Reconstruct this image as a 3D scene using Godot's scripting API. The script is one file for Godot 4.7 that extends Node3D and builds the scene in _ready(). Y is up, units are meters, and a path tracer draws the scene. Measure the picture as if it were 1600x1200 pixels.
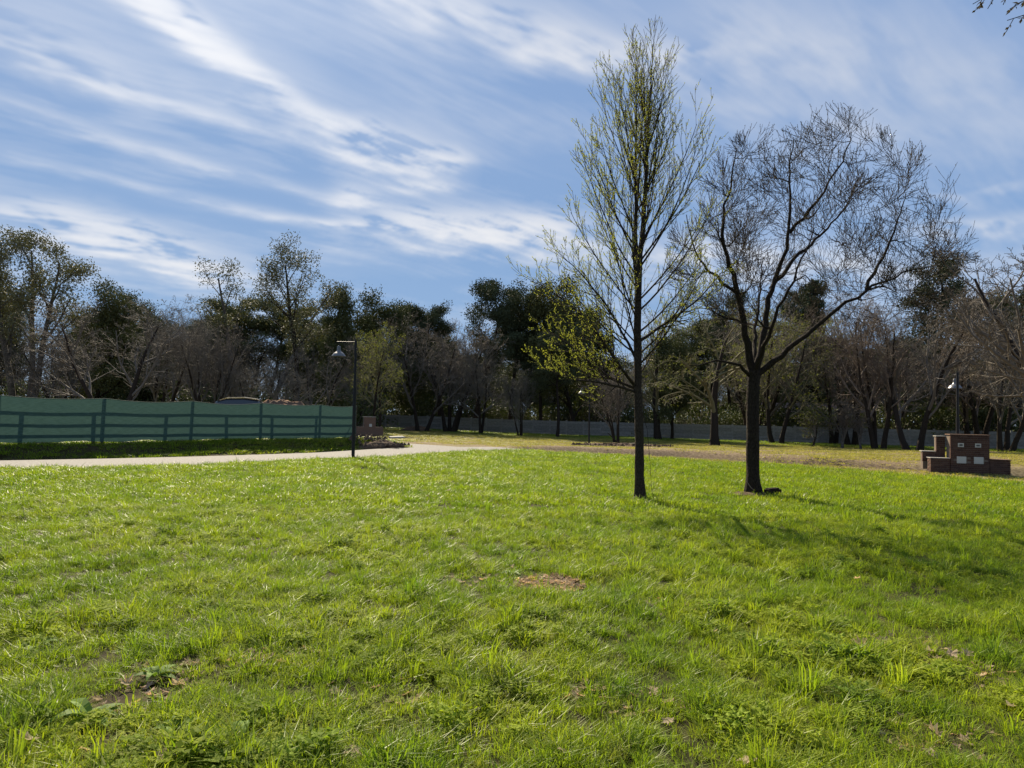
extends Node3D

# ---------------------------------------------------------------- helpers
var rng := RandomNumberGenerator.new()
var names := {}
var M := {}

class Buf:
	var v := PackedVector3Array()
	var n := PackedVector3Array()
	var c := PackedColorArray()
	var ix := PackedInt32Array()
	var flat := false
	var tinted := true
	static var tables := {}
	static func ring(s: int) -> PackedVector2Array:
		if not tables.has(s):
			var t := PackedVector2Array()
			for k in s:
				t.append(Vector2(cos(TAU * k / s), sin(TAU * k / s)))
			tables[s] = t
		return tables[s]
	func tube(pts: PackedVector3Array, rads: PackedFloat32Array, s: int, cap := false) -> void:
		var t := ring(s)
		var base := v.size()
		var m := pts.size()
		var a := Vector3.ZERO
		for k in m:
			var d: Vector3 = pts[mini(k + 1, m - 1)] - pts[maxi(k - 1, 0)]
			d = d.normalized()
			if k == 0:
				a = d.cross(Vector3(0.3, 0.1, 0.95)) if absf(d.z) < 0.8 else d.cross(Vector3(0.95, 0.2, 0.1))
			else:
				a = a - d * a.dot(d)
			a = a.normalized()
			var b := d.cross(a)
			var r := rads[k]
			var p := pts[k]
			for q in t:
				var o: Vector3 = a * q.x + b * q.y
				v.append(p + o * r)
				n.append(o)
		for k in m - 1:
			var r0 := base + k * s
			for j in s:
				var j2 := j + 1 if j + 1 < s else 0
				ix.append(r0 + j); ix.append(r0 + s + j); ix.append(r0 + j2)
				ix.append(r0 + j2); ix.append(r0 + s + j); ix.append(r0 + s + j2)
		if cap:
			for e in [0, m - 1]:
				var c0 := v.size()
				var dd: Vector3 = (pts[1] - pts[0]).normalized() * (-1.0 if e == 0 else 1.0)
				v.append(pts[e]); n.append(dd)
				for j in s:
					v.append(v[base + e * s + j]); n.append(dd)
				for j in s:
					ix.append(c0); ix.append(c0 + 1 + j); ix.append(c0 + 1 + (j + 1) % s)
	# a pointed leaf of two faces with a slight fold
	func leaf(p: Vector3, along: Vector3, side: Vector3, fold: float) -> void:
		var b := v.size()
		var nn := along.cross(side).normalized()
		v.append(p)
		v.append(p + along * 0.45 + side * 0.5 + nn * fold)
		v.append(p + along)
		v.append(p + along * 0.45 - side * 0.5 + nn * fold)
		if tinted:
			var h := fposmod(sin(p.x * 12.9 + p.y * 78.2 + p.z * 37.7) * 43758.5, 1.0)
			var h2 := fposmod(h * 17.3, 1.0)
			var col := Color(0.7 + 0.5 * h + 0.15 * h2, 0.75 + 0.5 * h, 0.7 + 0.4 * h)
			c.append(col); c.append(col); c.append(col); c.append(col)
		ix.append(b); ix.append(b + 1); ix.append(b + 2)
		ix.append(b); ix.append(b + 2); ix.append(b + 3)
	func quad(a: Vector3, b: Vector3, cc: Vector3, d: Vector3) -> void:
		var s := v.size()
		v.append(a); v.append(b); v.append(cc); v.append(d)
		if n.size() == s and not flat:
			var nn := (cc - a).cross(b - a).normalized()
			for k in 4:
				n.append(nn)
		ix.append(s); ix.append(s + 1); ix.append(s + 2)
		ix.append(s); ix.append(s + 2); ix.append(s + 3)
	func box(lo: Vector3, hi: Vector3) -> void:
		var p := [Vector3(lo.x, lo.y, lo.z), Vector3(hi.x, lo.y, lo.z), Vector3(hi.x, hi.y, lo.z), Vector3(lo.x, hi.y, lo.z), Vector3(lo.x, lo.y, hi.z), Vector3(hi.x, lo.y, hi.z), Vector3(hi.x, hi.y, hi.z), Vector3(lo.x, hi.y, hi.z)]
		quad(p[4], p[7], p[6], p[5]); quad(p[1], p[2], p[3], p[0]); quad(p[0], p[3], p[7], p[4])
		quad(p[5], p[6], p[2], p[1]); quad(p[7], p[3], p[2], p[6]); quad(p[0], p[4], p[5], p[1])
	# profile of (radius, height) turned round y
	func lathe(prof: Array, s: int, at: Vector3) -> void:
		for k in prof.size() - 1:
			var q0: Vector2 = prof[k]
			var q1: Vector2 = prof[k + 1]
			var t := (q1 - q0).normalized()
			var b := v.size()
			for j in s + 1:
				var a := TAU * j / s
				var o := Vector3(cos(a), 0, sin(a))
				v.append(at + o * q0.x + Vector3.UP * q0.y)
				v.append(at + o * q1.x + Vector3.UP * q1.y)
				var nn := (o * t.y - Vector3.UP * t.x).normalized()
				n.append(nn); n.append(nn)
			for j in s:
				var e := b + j * 2
				ix.append(e); ix.append(e + 2); ix.append(e + 1)
				ix.append(e + 2); ix.append(e + 3); ix.append(e + 1)
	func mesh(m: Material, onto: ArrayMesh = null) -> ArrayMesh:
		var arr := []
		arr.resize(Mesh.ARRAY_MAX)
		arr[Mesh.ARRAY_VERTEX] = v
		if n.size() == v.size():
			arr[Mesh.ARRAY_NORMAL] = n
		if c.size() == v.size():
			arr[Mesh.ARRAY_COLOR] = c
		arr[Mesh.ARRAY_INDEX] = ix
		var am := onto if onto else ArrayMesh.new()
		am.add_surface_from_arrays(Mesh.PRIMITIVE_TRIANGLES, arr)
		am.surface_set_material(am.get_surface_count() - 1, m)
		return am

func numbered(called: String) -> String:
	var k: int = names.get(called, 0)
	names[called] = k + 1
	return called if k == 0 else "%s_%03d" % [called, k]

func meta(o: Node, label: String, category: String, group := "", kind := "") -> void:
	if label: o.set_meta("label", label)
	if category: o.set_meta("category", category)
	if group: o.set_meta("group", group)
	if kind: o.set_meta("kind", kind)

func thing(called: String, label: String, category: String, at := Vector3.ZERO, turn := 0.0, group := "", kind := "") -> Node3D:
	var o := Node3D.new()
	o.name = numbered(called)
	add_child(o)
	o.position = at
	o.rotation.y = turn
	meta(o, label, category, group, kind)
	return o

func part(called: String, mesh: Mesh, parent: Node, at := Vector3.ZERO, rot := Vector3.ZERO, mat: Material = null) -> MeshInstance3D:
	var o := MeshInstance3D.new()
	o.name = called
	o.mesh = mesh
	if mat: o.material_override = mat
	o.position = at
	o.rotation = rot
	parent.add_child(o, true)
	return o

func whole(called: String, mesh: Mesh, label: String, category: String, at := Vector3.ZERO, rot := Vector3.ZERO, group := "", kind := "") -> MeshInstance3D:
	var o := MeshInstance3D.new()
	o.name = numbered(called)
	o.mesh = mesh
	add_child(o)
	o.position = at
	o.rotation = rot
	meta(o, label, category, group, kind)
	return o

func lin(r: float, g: float, b: float) -> Color:
	return Color(r, g, b).linear_to_srgb()

func noise_tex(seed_: int, freq: float, lo: Color, hi: Color, octaves := 5, size := 512, type := FastNoiseLite.TYPE_SIMPLEX_SMOOTH) -> NoiseTexture2D:
	var f := FastNoiseLite.new()
	f.seed = seed_
	f.noise_type = type
	f.frequency = freq
	f.fractal_octaves = octaves
	var g := Gradient.new()
	g.set_color(0, lo)
	g.set_color(1, hi)
	var t := NoiseTexture2D.new()
	t.width = size
	t.height = size
	t.seamless = true
	t.noise = f
	t.color_ramp = g
	return t

func mat(c: Color, rough := 0.8, spec := 0.4) -> StandardMaterial3D:
	var m := StandardMaterial3D.new()
	m.albedo_color = c
	m.roughness = rough
	m.metallic_specular = spec
	return m

func tri(m: StandardMaterial3D, tex: Texture2D, scale: Vector3, relief := 0.0, world := false) -> StandardMaterial3D:
	m.albedo_texture = tex
	m.uv1_triplanar = true
	m.uv1_world_triplanar = world
	m.uv1_scale = scale
	if relief > 0.0:
		m.heightmap_enabled = true
		m.heightmap_texture = tex
		m.heightmap_scale = relief
	return m

func leafy(c: Color, back: float, rough := 0.5, vc := true) -> StandardMaterial3D:
	var m := mat(c, rough + 0.15, 0.22)
	m.backlight_enabled = true
	m.backlight = Color(back * 0.97, back, back * 0.6)
	m.vertex_color_use_as_albedo = vc
	m.cull_mode = BaseMaterial3D.CULL_DISABLED
	return m

func r1(a := -1.0, b := 1.0) -> float:
	return rng.randf_range(a, b)

func rv() -> Vector3:
	return Vector3(rng.randf_range(-1, 1), rng.randf_range(-1, 1), rng.randf_range(-1, 1))

# ---------------------------------------------------------------- terrain
# the lane: x, depth, how far it lies below the land beside it
var lane := [Vector3(-46, 2.0, 0.0), Vector3(-24.5, 14.0, 0.0), Vector3(-17.2, 18.2, 0.0), Vector3(-11.45, 22.8, 0.02), Vector3(-7.0, 28.5, 0.05), Vector3(-4.3, 33.4, 0.02), Vector3(-0.6, 36.4, 0.03), Vector3(3.0, 37.0, 0.3), Vector3(7.4, 35.4, 0.5), Vector3(11.6, 31.6, 0.5), Vector3(16.4, 27.6, 0.45), Vector3(23, 24.6, 0.4), Vector3(45, 16.0, 0.4)]
var branch := [Vector3(-2.6, 36.6, 0.12), Vector3(-7.0, 41.2, 0.1), Vector3(-14.0, 45.0, 0.1), Vector3(-32.0, 50.0, 0.05)]
const LANE_HALF := 2.1
const F0 := Vector2(-16.8, 23.4)   # the green fence runs along F0 + t * FD
const FD := Vector2(9.15, 11.7)
var bump := FastNoiseLite.new()
var fine := FastNoiseLite.new()
var zone := FastNoiseLite.new()

func near_lane(q: Vector2, line: Array) -> Vector2:
	var best := Vector2(1e9, 0)
	for k in line.size() - 1:
		var a := Vector2(line[k].x, line[k].y)
		var ab := Vector2(line[k + 1].x, line[k + 1].y) - a
		var t := clampf((q - a).dot(ab) / ab.length_squared(), 0.0, 1.0)
		var d := q.distance_to(a + ab * t)
		if d < best.x:
			best = Vector2(d, lerpf(line[k].z, line[k + 1].z, t))
	return best

func base_y(x: float, d: float) -> float:
	var y := 0.0
	if d > 24.0:
		y -= (0.2 + 0.3 * smoothstep(-0.25, 0.05, x / d)) * smoothstep(37.0, 60.0, d)
	return y

func ground_y(x: float, d: float) -> float:
	var y := base_y(x, d)
	y += bump.get_noise_2d(x, d) * 0.07 * smoothstep(0.0, 8.0, absf(d) + absf(x) * 0.5) + fine.get_noise_2d(x, d) * 0.025
	if d > 9.0 and d < 60.0 and absf(x) < 50.0:
		# the rise on which the green fence stands
		var q := Vector2(x, d)
		var fd := FD.normalized()
		var t := (q - F0).dot(fd)
		var across := (q - F0).dot(Vector2(-fd.y, fd.x))   # positive behind the fence
		var on := smoothstep(19.0, 15.2, t)
		y += 0.36 * on * smoothstep(-2.0, -0.5, across) * (1.0 - 0.5 * smoothstep(6.0, 20.0, across))
		var l := near_lane(q, lane)
		var b := near_lane(q, branch)
		if b.x - 0.2 < l.x and b.x < 3.5:
			l = Vector2(minf(l.x, b.x), lerpf(l.y, b.y, 0.5))
		if l.x < 4.2:
			y = lerpf(base_y(x, d) - l.y - 0.03, y, smoothstep(LANE_HALF - 0.05, LANE_HALF + 0.35 + l.y * 1.6, l.x))
	return y

func lawn_share(x: float, d: float) -> float:
	# 1 on the bright lawn, 0 on the dry verge beyond the lane
	var a := x / maxf(d, 1.0)
	var edge := 0.0
	if d < 14.0:
		return 1.0
	if a < 0.02:
		var l := near_lane(Vector2(x, d), lane)
		if l.x < LANE_HALF + 0.1:
			return 0.0
		var side := 0.0
		for k in lane.size() - 1:
			var p := Vector2(lane[k].x, lane[k].y)
			var e := Vector2(lane[k + 1].x, lane[k + 1].y)
			if x >= minf(p.x, e.x) and x <= maxf(p.x, e.x):
				side = d - lerpf(p.y, e.y, (x - p.x) / (e.x - p.x))
		return 1.0 if side < 0.0 else 0.0
	if a < 0.18:
		edge = lerpf(34.2, 31.5, (a - 0.02) / 0.16)
	else:
		edge = lerpf(31.5, 20.5, clampf((a - 0.18) / 0.54, 0.0, 1.0))
	edge += zone.get_noise_2d(x * 4.0, d * 4.0) * 1.6
	return smoothstep(edge + 0.8, edge - 0.8, d)

# ---------------------------------------------------------------- trees
func limb(b: Buf, tips: Array, p: Vector3, d: Vector3, length: float, r: float, lvl: int, S: Dictionary) -> void:
	var n: int = S.segs[lvl]
	var step := length / n
	var pts := PackedVector3Array([p])
	var rads := PackedFloat32Array([r])
	var dirs := PackedVector3Array([d])
	var wob: float = S.wob[lvl]
	var trop: float = S.trop[lvl]
	var rt: float = r * S.taper[lvl]
	for k in n:
		d = (d + rv() * wob + Vector3(0, trop, 0)).normalized()
		p += d * step
		if S.has("env") and k > 0 and ((p - S.env[0]) * S.env[1]).length() > 1.0:
			break
		pts.append(p)
		rads.append(maxf(lerpf(r, rt, float(k + 1) / n), S.rmin))
		dirs.append(d)
	var sides: int = 9 if r > 0.1 else (6 if r > 0.035 else (4 if r > 0.015 else 3))
	b.tube(pts, rads, sides)
	if lvl >= S.depth:
		tips.append(pts)
		return
	children(b, tips, pts, rads, dirs, length, lvl, S)

func children(b: Buf, tips: Array, pts: PackedVector3Array, rads: PackedFloat32Array, dirs: PackedVector3Array, length: float, lvl: int, S: Dictionary) -> void:
	var n := pts.size() - 1
	var kids: int = S.kids[lvl]
	var az := r1(0, TAU)
	for c in kids:
		var f: float = lerpf(S.f0[lvl], 1.0, (c + rng.randf()) / kids)
		var kf := minf(f * n, n - 0.001)
		var k := int(kf)
		var q := pts[k].lerp(pts[k + 1], kf - k)
		var dd := dirs[k + 1]
		var rr := lerpf(rads[k], rads[k + 1], kf - k)
		az += 2.4 + r1(-0.5, 0.5)
		var side := dd.cross(Vector3(sin(az), 0.2, cos(az)))
		side = side.normalized().rotated(dd, az)
		var ang: float = S.ang[lvl] * r1(0.7, 1.25)
		var nd := (dd * cos(ang) + side * sin(ang)).normalized()
		var nl: float = length * S.ratio[lvl] * lerpf(1.0, S.shape[lvl], f) * r1(0.65, 1.2)
		var nr: float = maxf(minf(rr * 0.85, rr * S.thin[lvl] * r1(0.8, 1.15)), S.rmin)
		limb(b, tips, q, nd, nl, nr, lvl + 1, S)

# leaves spread in a clump round the end of a twig
func clump(b: Buf, at: Vector3, spread: Vector3, count: int, size: float, hang := 0.0) -> void:
	for k in count:
		var o := rv() * spread
		var al := (rv() + Vector3(0, 0.15 - hang, 0)).normalized() * size * r1(0.6, 1.3)
		var sd := al.cross(rv()).normalized() * size * 0.5
		b.leaf(at + o, al, sd, size * 0.1)

func bare_proto(seed_: int, h: float, stems: int, spread: float, twig_kids: int, trop := 0.05, rmin := 0.008) -> Dictionary:
	rng.seed = seed_
	var wood := Buf.new()
	var twigs := Buf.new()
	var tips := []
	var S := {"segs": [7, 5, 4, 3, 2], "wob": [0.13, 0.2, 0.24, 0.28, 0.3], "trop": [0.05, trop, trop, 0.02, 0.0], "taper": [0.3, 0.35, 0.4, 0.5, 0.6],
		"kids": [10, 8, 6, twig_kids, 0], "f0": [0.25, 0.2, 0.15, 0.1, 0], "ang": [spread, 0.75, 0.8, 0.8, 0.8], "ratio": [0.62, 0.55, 0.5, 0.5, 0.5],
		"shape": [0.55, 0.6, 0.7, 0.7, 0.7], "thin": [0.6, 0.55, 0.55, 0.6, 0.6], "rmin": rmin, "depth": 4}
	for s in stems:
		var a := TAU * s / stems + r1(-0.5, 0.5)
		var lean := 0.0 if stems == 1 else r1(0.12, 0.32)
		var d := Vector3(cos(a) * lean, 1, sin(a) * lean).normalized()
		var base := Vector3(cos(a), 0, sin(a)) * (0.0 if stems == 1 else 0.3) - Vector3(0, 0.3, 0)
		var n := 8
		var L := h * 0.72 * r1(0.85, 1.05)
		var r := 0.022 * h * (1.0 if stems == 1 else 0.7)
		var pts := PackedVector3Array([base])
		var rads := PackedFloat32Array([r * 1.35])
		var dirs := PackedVector3Array([d])
		for k in n:
			d = (d + rv() * 0.12 + Vector3(0, 0.05, 0)).normalized()
			base += d * L / n
			pts.append(base)
			rads.append(lerpf(r, r * 0.22, float(k + 1) / n))
			dirs.append(d)
		wood.tube(pts, rads, 9)
		var S2 := S.duplicate()
		children(twigs, tips, pts, rads, dirs, L, 0, S2)
	return {"trunk": wood, "crown": twigs, "tips": tips, "h": h}

func leafy_proto(seed_: int, h: float, form: Dictionary) -> Dictionary:
	rng.seed = seed_
	var wood := Buf.new()
	var lv := Buf.new()
	var tips := []
	var S := {"segs": [6, 4, 3, 2], "wob": [0.15, 0.22, 0.28, 0.3], "trop": [form.trop, form.trop, form.trop, 0.0], "taper": [0.35, 0.4, 0.5, 0.5], "kids": [form.kids, form.kids2, form.kids3, 0],
		"f0": [0.35, 0.35, 0.3, 0], "ang": [form.ang, 0.7, 0.8, 0.8], "ratio": [form.ratio, 0.5, 0.5, 0.5], "shape": [form.taperoff, 0.7, 0.8, 0.8], "thin": [0.5, 0.55, 0.6, 0.6], "rmin": 0.012, "depth": 2}
	for s in form.stems:
		var a = TAU * s / form.stems + r1(-0.4, 0.4)
		var lean: float = form.lean * r1(0.6, 1.3)
		var d := Vector3(cos(a) * lean, 1, sin(a) * lean).normalized()
		var base := Vector3(cos(a), 0, sin(a)) * (0.0 if form.stems == 1 else 0.35) - Vector3(0, 0.3, 0)
		var n := 9
		var L: float = h * 0.9 * r1(0.85, 1.0)
		var r := 0.017 * h
		var pts := PackedVector3Array([base])
		var rads := PackedFloat32Array([r * 1.3])
		var dirs := PackedVector3Array([d])
		for k in n:
			d = (d + rv() * 0.1 + Vector3(0, 0.05, 0)).normalized()
			base += d * L / n
			pts.append(base)
			rads.append(lerpf(r, r * 0.2, float(k + 1) / n))
			dirs.append(d)
		wood.tube(pts, rads, 9)
		var S2 := S.duplicate()
		S2.f0 = [form.clear, 0.35, 0.3, 0]
		children(wood, tips, pts, rads, dirs, L, 0, S2)
		tips.append(pts.slice(7))
	for t in tips:
		var pts: PackedVector3Array = t
		for k in pts.size():
			if k == 0 and pts.size() > 2:
				continue
			if rng.randf() < form.gaps:
				continue
			clump(lv, pts[k], form.puff, form.leaves, form.size, form.hang)
	return {"trunk": wood, "crown": lv, "tips": tips, "h": h}

func finish(p: Dictionary, bark: Material, crown_mat: Material) -> Dictionary:
	var top := 0.0
	for q in p.crown.v:
		top = maxf(top, q.y)
	p.h = top
	p.trunk_mesh = p.trunk.mesh(bark)
	p.crown_mesh = p.crown.mesh(crown_mat)
	if p.has("buds"):
		p.bud_mesh = p.buds.mesh(p.bud_mat)
	return p

func plant(p: Dictionary, called: String, label: String, category: String, x: float, d: float, height: float, turn: float, group := "", wide := 1.0, y := INF) -> Node3D:
	var at := Vector3(x, (ground_y(x, d) if y == INF else y) - 0.05, -d)
	var o := thing(called, label, category, at, turn, group)
	var s: float = height / p.h
	o.scale = Vector3(s * wide, s, s * wide)
	part("trunk", p.trunk_mesh, o)
	part("crown", p.crown_mesh, o)
	if p.has("bud_mesh"):
		part("young_leaves", p.bud_mesh, o)
	return o

# ---------------------------------------------------------------- sky
var sky_w := 3328
var sky_h := 1664
var sky_rows := []
var n_streak := FastNoiseLite.new()
var n_warp := FastNoiseLite.new()
var n_macro := FastNoiseLite.new()
var n_puff := FastNoiseLite.new()
var sun_to := Vector3.ZERO
# banks of cirrus: azimuth, elevation, half length, half width (degrees), tilt (degrees), density
var banks := []

func sky_row(row: int) -> void:
	var out := PackedFloat32Array()
	out.resize(sky_w * 3)
	var el := (0.5 - (row + 0.5) / sky_h) * PI
	if el < -0.01:
		for k in sky_w:
			out[k * 3] = 0.20; out[k * 3 + 1] = 0.22; out[k * 3 + 2] = 0.22
		sky_rows[row] = out
		return
	var ce := cos(el)
	var se := sin(el)
	var eld := rad_to_deg(el)
	var t := clampf(eld / 90.0, 0.0, 1.0)
	var h := pow(1.0 - t, 3.0)
	# clear air, pale and slightly green-blue low down, deeper above
	var air := Vector3(0.27, 0.41, 0.70).lerp(Vector3(0.25, 0.47, 0.79), pow(1.0 - t, 6.0)).lerp(Vector3(0.55, 0.68, 0.84), pow(1.0 - t, 17.0) * 0.8)
	var close := []
	for b in banks:
		if absf(eld - b[1]) <= b[3] * 3.0 + b[2] * 2.0 * absf(b[7]) + 1.0:
			close.append(b)
	for k in sky_w:
		var az := (k + 0.5) / sky_w * TAU
		if az > PI:
			az -= TAU
		var sx := sin(az) * ce
		var sz := -cos(az) * ce
		# cloud sheet seen in perspective
		var q := 1.0 / (se + 0.12)
		var px := sx * q
		var pz := sz * q
		var wx := n_warp.get_noise_2d(px * 30.0, pz * 30.0)
		var wz := n_warp.get_noise_2d(px * 30.0 + 91.0, pz * 30.0 - 47.0)
		px += wx * 0.05
		pz += wz * 0.05
		# along and across the wind
		var u := px * 0.78 - pz * 0.62
		var w := px * 0.62 + pz * 0.78
		var streak := n_streak.get_noise_2d(u * 24.0, w * 200.0) * 0.6 + n_streak.get_noise_2d(u * 110.0 + 300.0, w * 900.0) * 0.3 + n_puff.get_noise_2d(u * 260.0, w * 1500.0) * 0.34
		var macro := n_macro.get_noise_2d(px * 60.0, pz * 60.0)
		var puff := n_puff.get_noise_2d(u * 170.0, w * 300.0)
		var dens := clampf(0.10 + 0.34 * macro + 0.20 * streak + 0.12 * puff, 0.0, 1.0) * 0.7
		var azd := rad_to_deg(az)
		var extra := 0.0
		for b in close:
			var dx: float = (azd - b[0]) * ce
			var dy: float = eld - b[1]
			if absf(dx) > b[2] * 2.2:
				continue
			var x2: float = (dx * b[6] + dy * b[7]) / b[2] + wx * 0.4
			var y2: float = (-dx * b[7] + dy * b[6]) / b[3] + wz * 0.9 + puff * 0.6 + streak * 0.3
			var g := exp(-(x2 * x2 + y2 * y2) * 1.1) * float(b[5])
			extra += g
		if extra > 0.0:
			dens = maxf(dens, 0.0) + extra * lerpf(0.6, clampf(0.55 + 0.8 * streak + 1.2 * puff, 0.04, 1.5), clampf(extra * 1.4, 0.3, 1.0))
		elif extra < 0.0:
			dens = dens * clampf(1.0 + extra, 0.0, 1.0)
		dens = 1.0 - exp(-maxf(dens, 0.0) * 1.5)
		var cs := sx * sun_to.x + se * sun_to.y + sz * sun_to.z
		var ang := rad_to_deg(acos(clampf(cs, -1.0, 1.0)))
		var glow := exp(-ang / 13.0)
		var cl := 0.84 + 0.40 * glow + 0.10 * h
		var r := lerpf(air.x + 0.12 * glow, cl * 0.985, dens)
		var g2 := lerpf(air.y + 0.13 * glow, cl * 1.0, dens)
		var bb := lerpf(air.z + 0.12 * glow, cl * 1.045, dens)
		out[k * 3] = r
		out[k * 3 + 1] = g2
		out[k * 3 + 2] = bb
	sky_rows[row] = out

func make_sky() -> ImageTexture:
	n_streak.seed = 11; n_streak.frequency = 0.02; n_streak.fractal_octaves = 4
	n_warp.seed = 5; n_warp.frequency = 0.03; n_warp.fractal_octaves = 3
	n_macro.seed = 23; n_macro.frequency = 0.012; n_macro.fractal_octaves = 3
	n_puff.seed = 31; n_puff.frequency = 0.02; n_puff.fractal_octaves = 5
	for b in banks:
		b.append(cos(deg_to_rad(b[4])))
		b.append(sin(deg_to_rad(b[4])))
	sky_rows.resize(sky_h)
	var id := WorkerThreadPool.add_group_task(sky_row, sky_h)
	WorkerThreadPool.wait_for_group_task_completion(id)
	var all := PackedByteArray()
	for r in sky_rows:
		all.append_array(r.to_byte_array())
	return ImageTexture.create_from_image(Image.create_from_data(sky_w, sky_h, false, Image.FORMAT_RGBF, all))

# ================================================================ the scene
func _ready() -> void:
	rng.seed = 7
	# ---- camera
	var cam := Camera3D.new()
	cam.name = "camera"
	cam.fov = 56.7
	cam.near = 0.05
	cam.far = 4000.0
	add_child(cam)
	cam.position = Vector3(0, 1.7, 0)
	cam.rotation_degrees = Vector3(2.5, 0, 1.22)
	cam.current = true
	# ---- sun
	var sun := DirectionalLight3D.new()
	sun.name = "sun"
	var elev := deg_to_rad(36.0)
	var azim := deg_to_rad(-22.0)
	sun_to = Vector3(sin(azim) * cos(elev), sin(elev), -cos(azim) * cos(elev))
	sun.light_energy = 1.6
	sun.light_color = Color(1.0, 0.94, 0.83)
	sun.light_angular_distance = 0.5
	sun.shadow_enabled = true
	add_child(sun)
	sun.look_at_from_position(Vector3.ZERO, -sun_to, Vector3.UP)
	# ---- sky and exposure
	banks = [[-24.8, 26.3, 4.1, 1.10, -25.8, 1.60], [-26.6, 26.9, 2.1, 0.92, -24.6, 0.80], [-19.7, 24.0, 3.3, 0.62, -22.2, 0.50], [-10.8, 20.6, 5.7, 1.75, -9.7, 1.00], [-5.6, 20.3, 3.4, 1.11, 2.5, 0.90], [-12.9, 16.7, 1.9, 1.03, 4.7, 0.80], [-6.8, 17.9, 2.1, 0.43, 0.1, 1.00], [-17.2, 22.2, 7.7, 0.71, -5.6, 0.70], [-27.2, 21.6, 10.7, 0.51, -6.1, 0.45], [-26.2, 18.0, 13.0, 0.53, -7.3, 0.50], [-24.7, 15.2, 14.5, 0.45, -4.5, 0.45], [-30.0, 11.6, 7.8, 1.40, -3.1, 1.30], [-23.2, 10.1, 5.4, 0.84, -5.7, 0.90], [-3.9, 14.3, 7.6, 1.86, -0.8, 1.50], [1.8, 15.2, 4.0, 1.46, 0.2, 0.80], [-12.6, 14.6, 7.9, 0.48, 0.4, 0.50], [-5.9, 29.4, 19.0, 1.63, -10.3, 0.55], [7.3, 27.5, 13.3, 1.65, -13.0, 0.45], [22.0, 27.0, 13.0, 2.31, -16.3, 0.35], [24.2, 21.4, 9.5, 0.83, -14.0, 0.20], [31.6, 15.3, 2.2, 0.41, -19.1, 0.60], [34.5, 15.5, 2.3, 0.41, 0.1, 0.50], [33.0, 13.5, 4.1, 0.67, -1.9, 0.80], [17.4, 12.0, 12.7, 1.43, -3.8, 0.90], [-34.7, 23.4, 6.9, 2.30, -1.7, 0.50], [-14.9, 25.3, 4.9, 1.14, -13.0, -0.70], [2.2, 21.0, 6.8, 2.29, -5.7, -0.80], [22.0, 17.7, 10.3, 2.21, -7.4, -0.70], [-12.5, 10.7, 8.0, 0.98, 2.8, -0.80]]
	var pano := PanoramaSkyMaterial.new()
	pano.panorama = make_sky()
	var sky := Sky.new()
	sky.sky_material = pano
	var env := Environment.new()
	env.background_mode = Environment.BG_SKY
	env.sky = sky
	env.tonemap_mode = Environment.TONE_MAPPER_LINEAR
	env.tonemap_exposure = 2.15
	env.background_energy_multiplier = 0.42
	env.sdfgi_enabled = true
	env.ssao_enabled = true
	env.ssil_enabled = true
	var we := WorldEnvironment.new()
	we.name = "environment"
	we.environment = env
	add_child(we)
	print("sky ", Time.get_ticks_msec())

	bump.seed = 3; bump.frequency = 0.12; bump.fractal_octaves = 3
	fine.seed = 4; fine.frequency = 0.7; fine.fractal_octaves = 2
	zone.seed = 9; zone.frequency = 0.06; zone.fractal_octaves = 4
	materials()
	build_ground()
	build_lane()
	print("ground ", Time.get_ticks_msec())
	build_wall()
	build_fence()
	build_woods()
	print("woods ", Time.get_ticks_msec())
	build_front_trees()
	print("trees ", Time.get_ticks_msec())
	build_pillars()
	build_lamps()
	build_behind_fence()
	build_small()
	build_grass()
	print("grass ", Time.get_ticks_msec())
	build_leaves()

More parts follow.
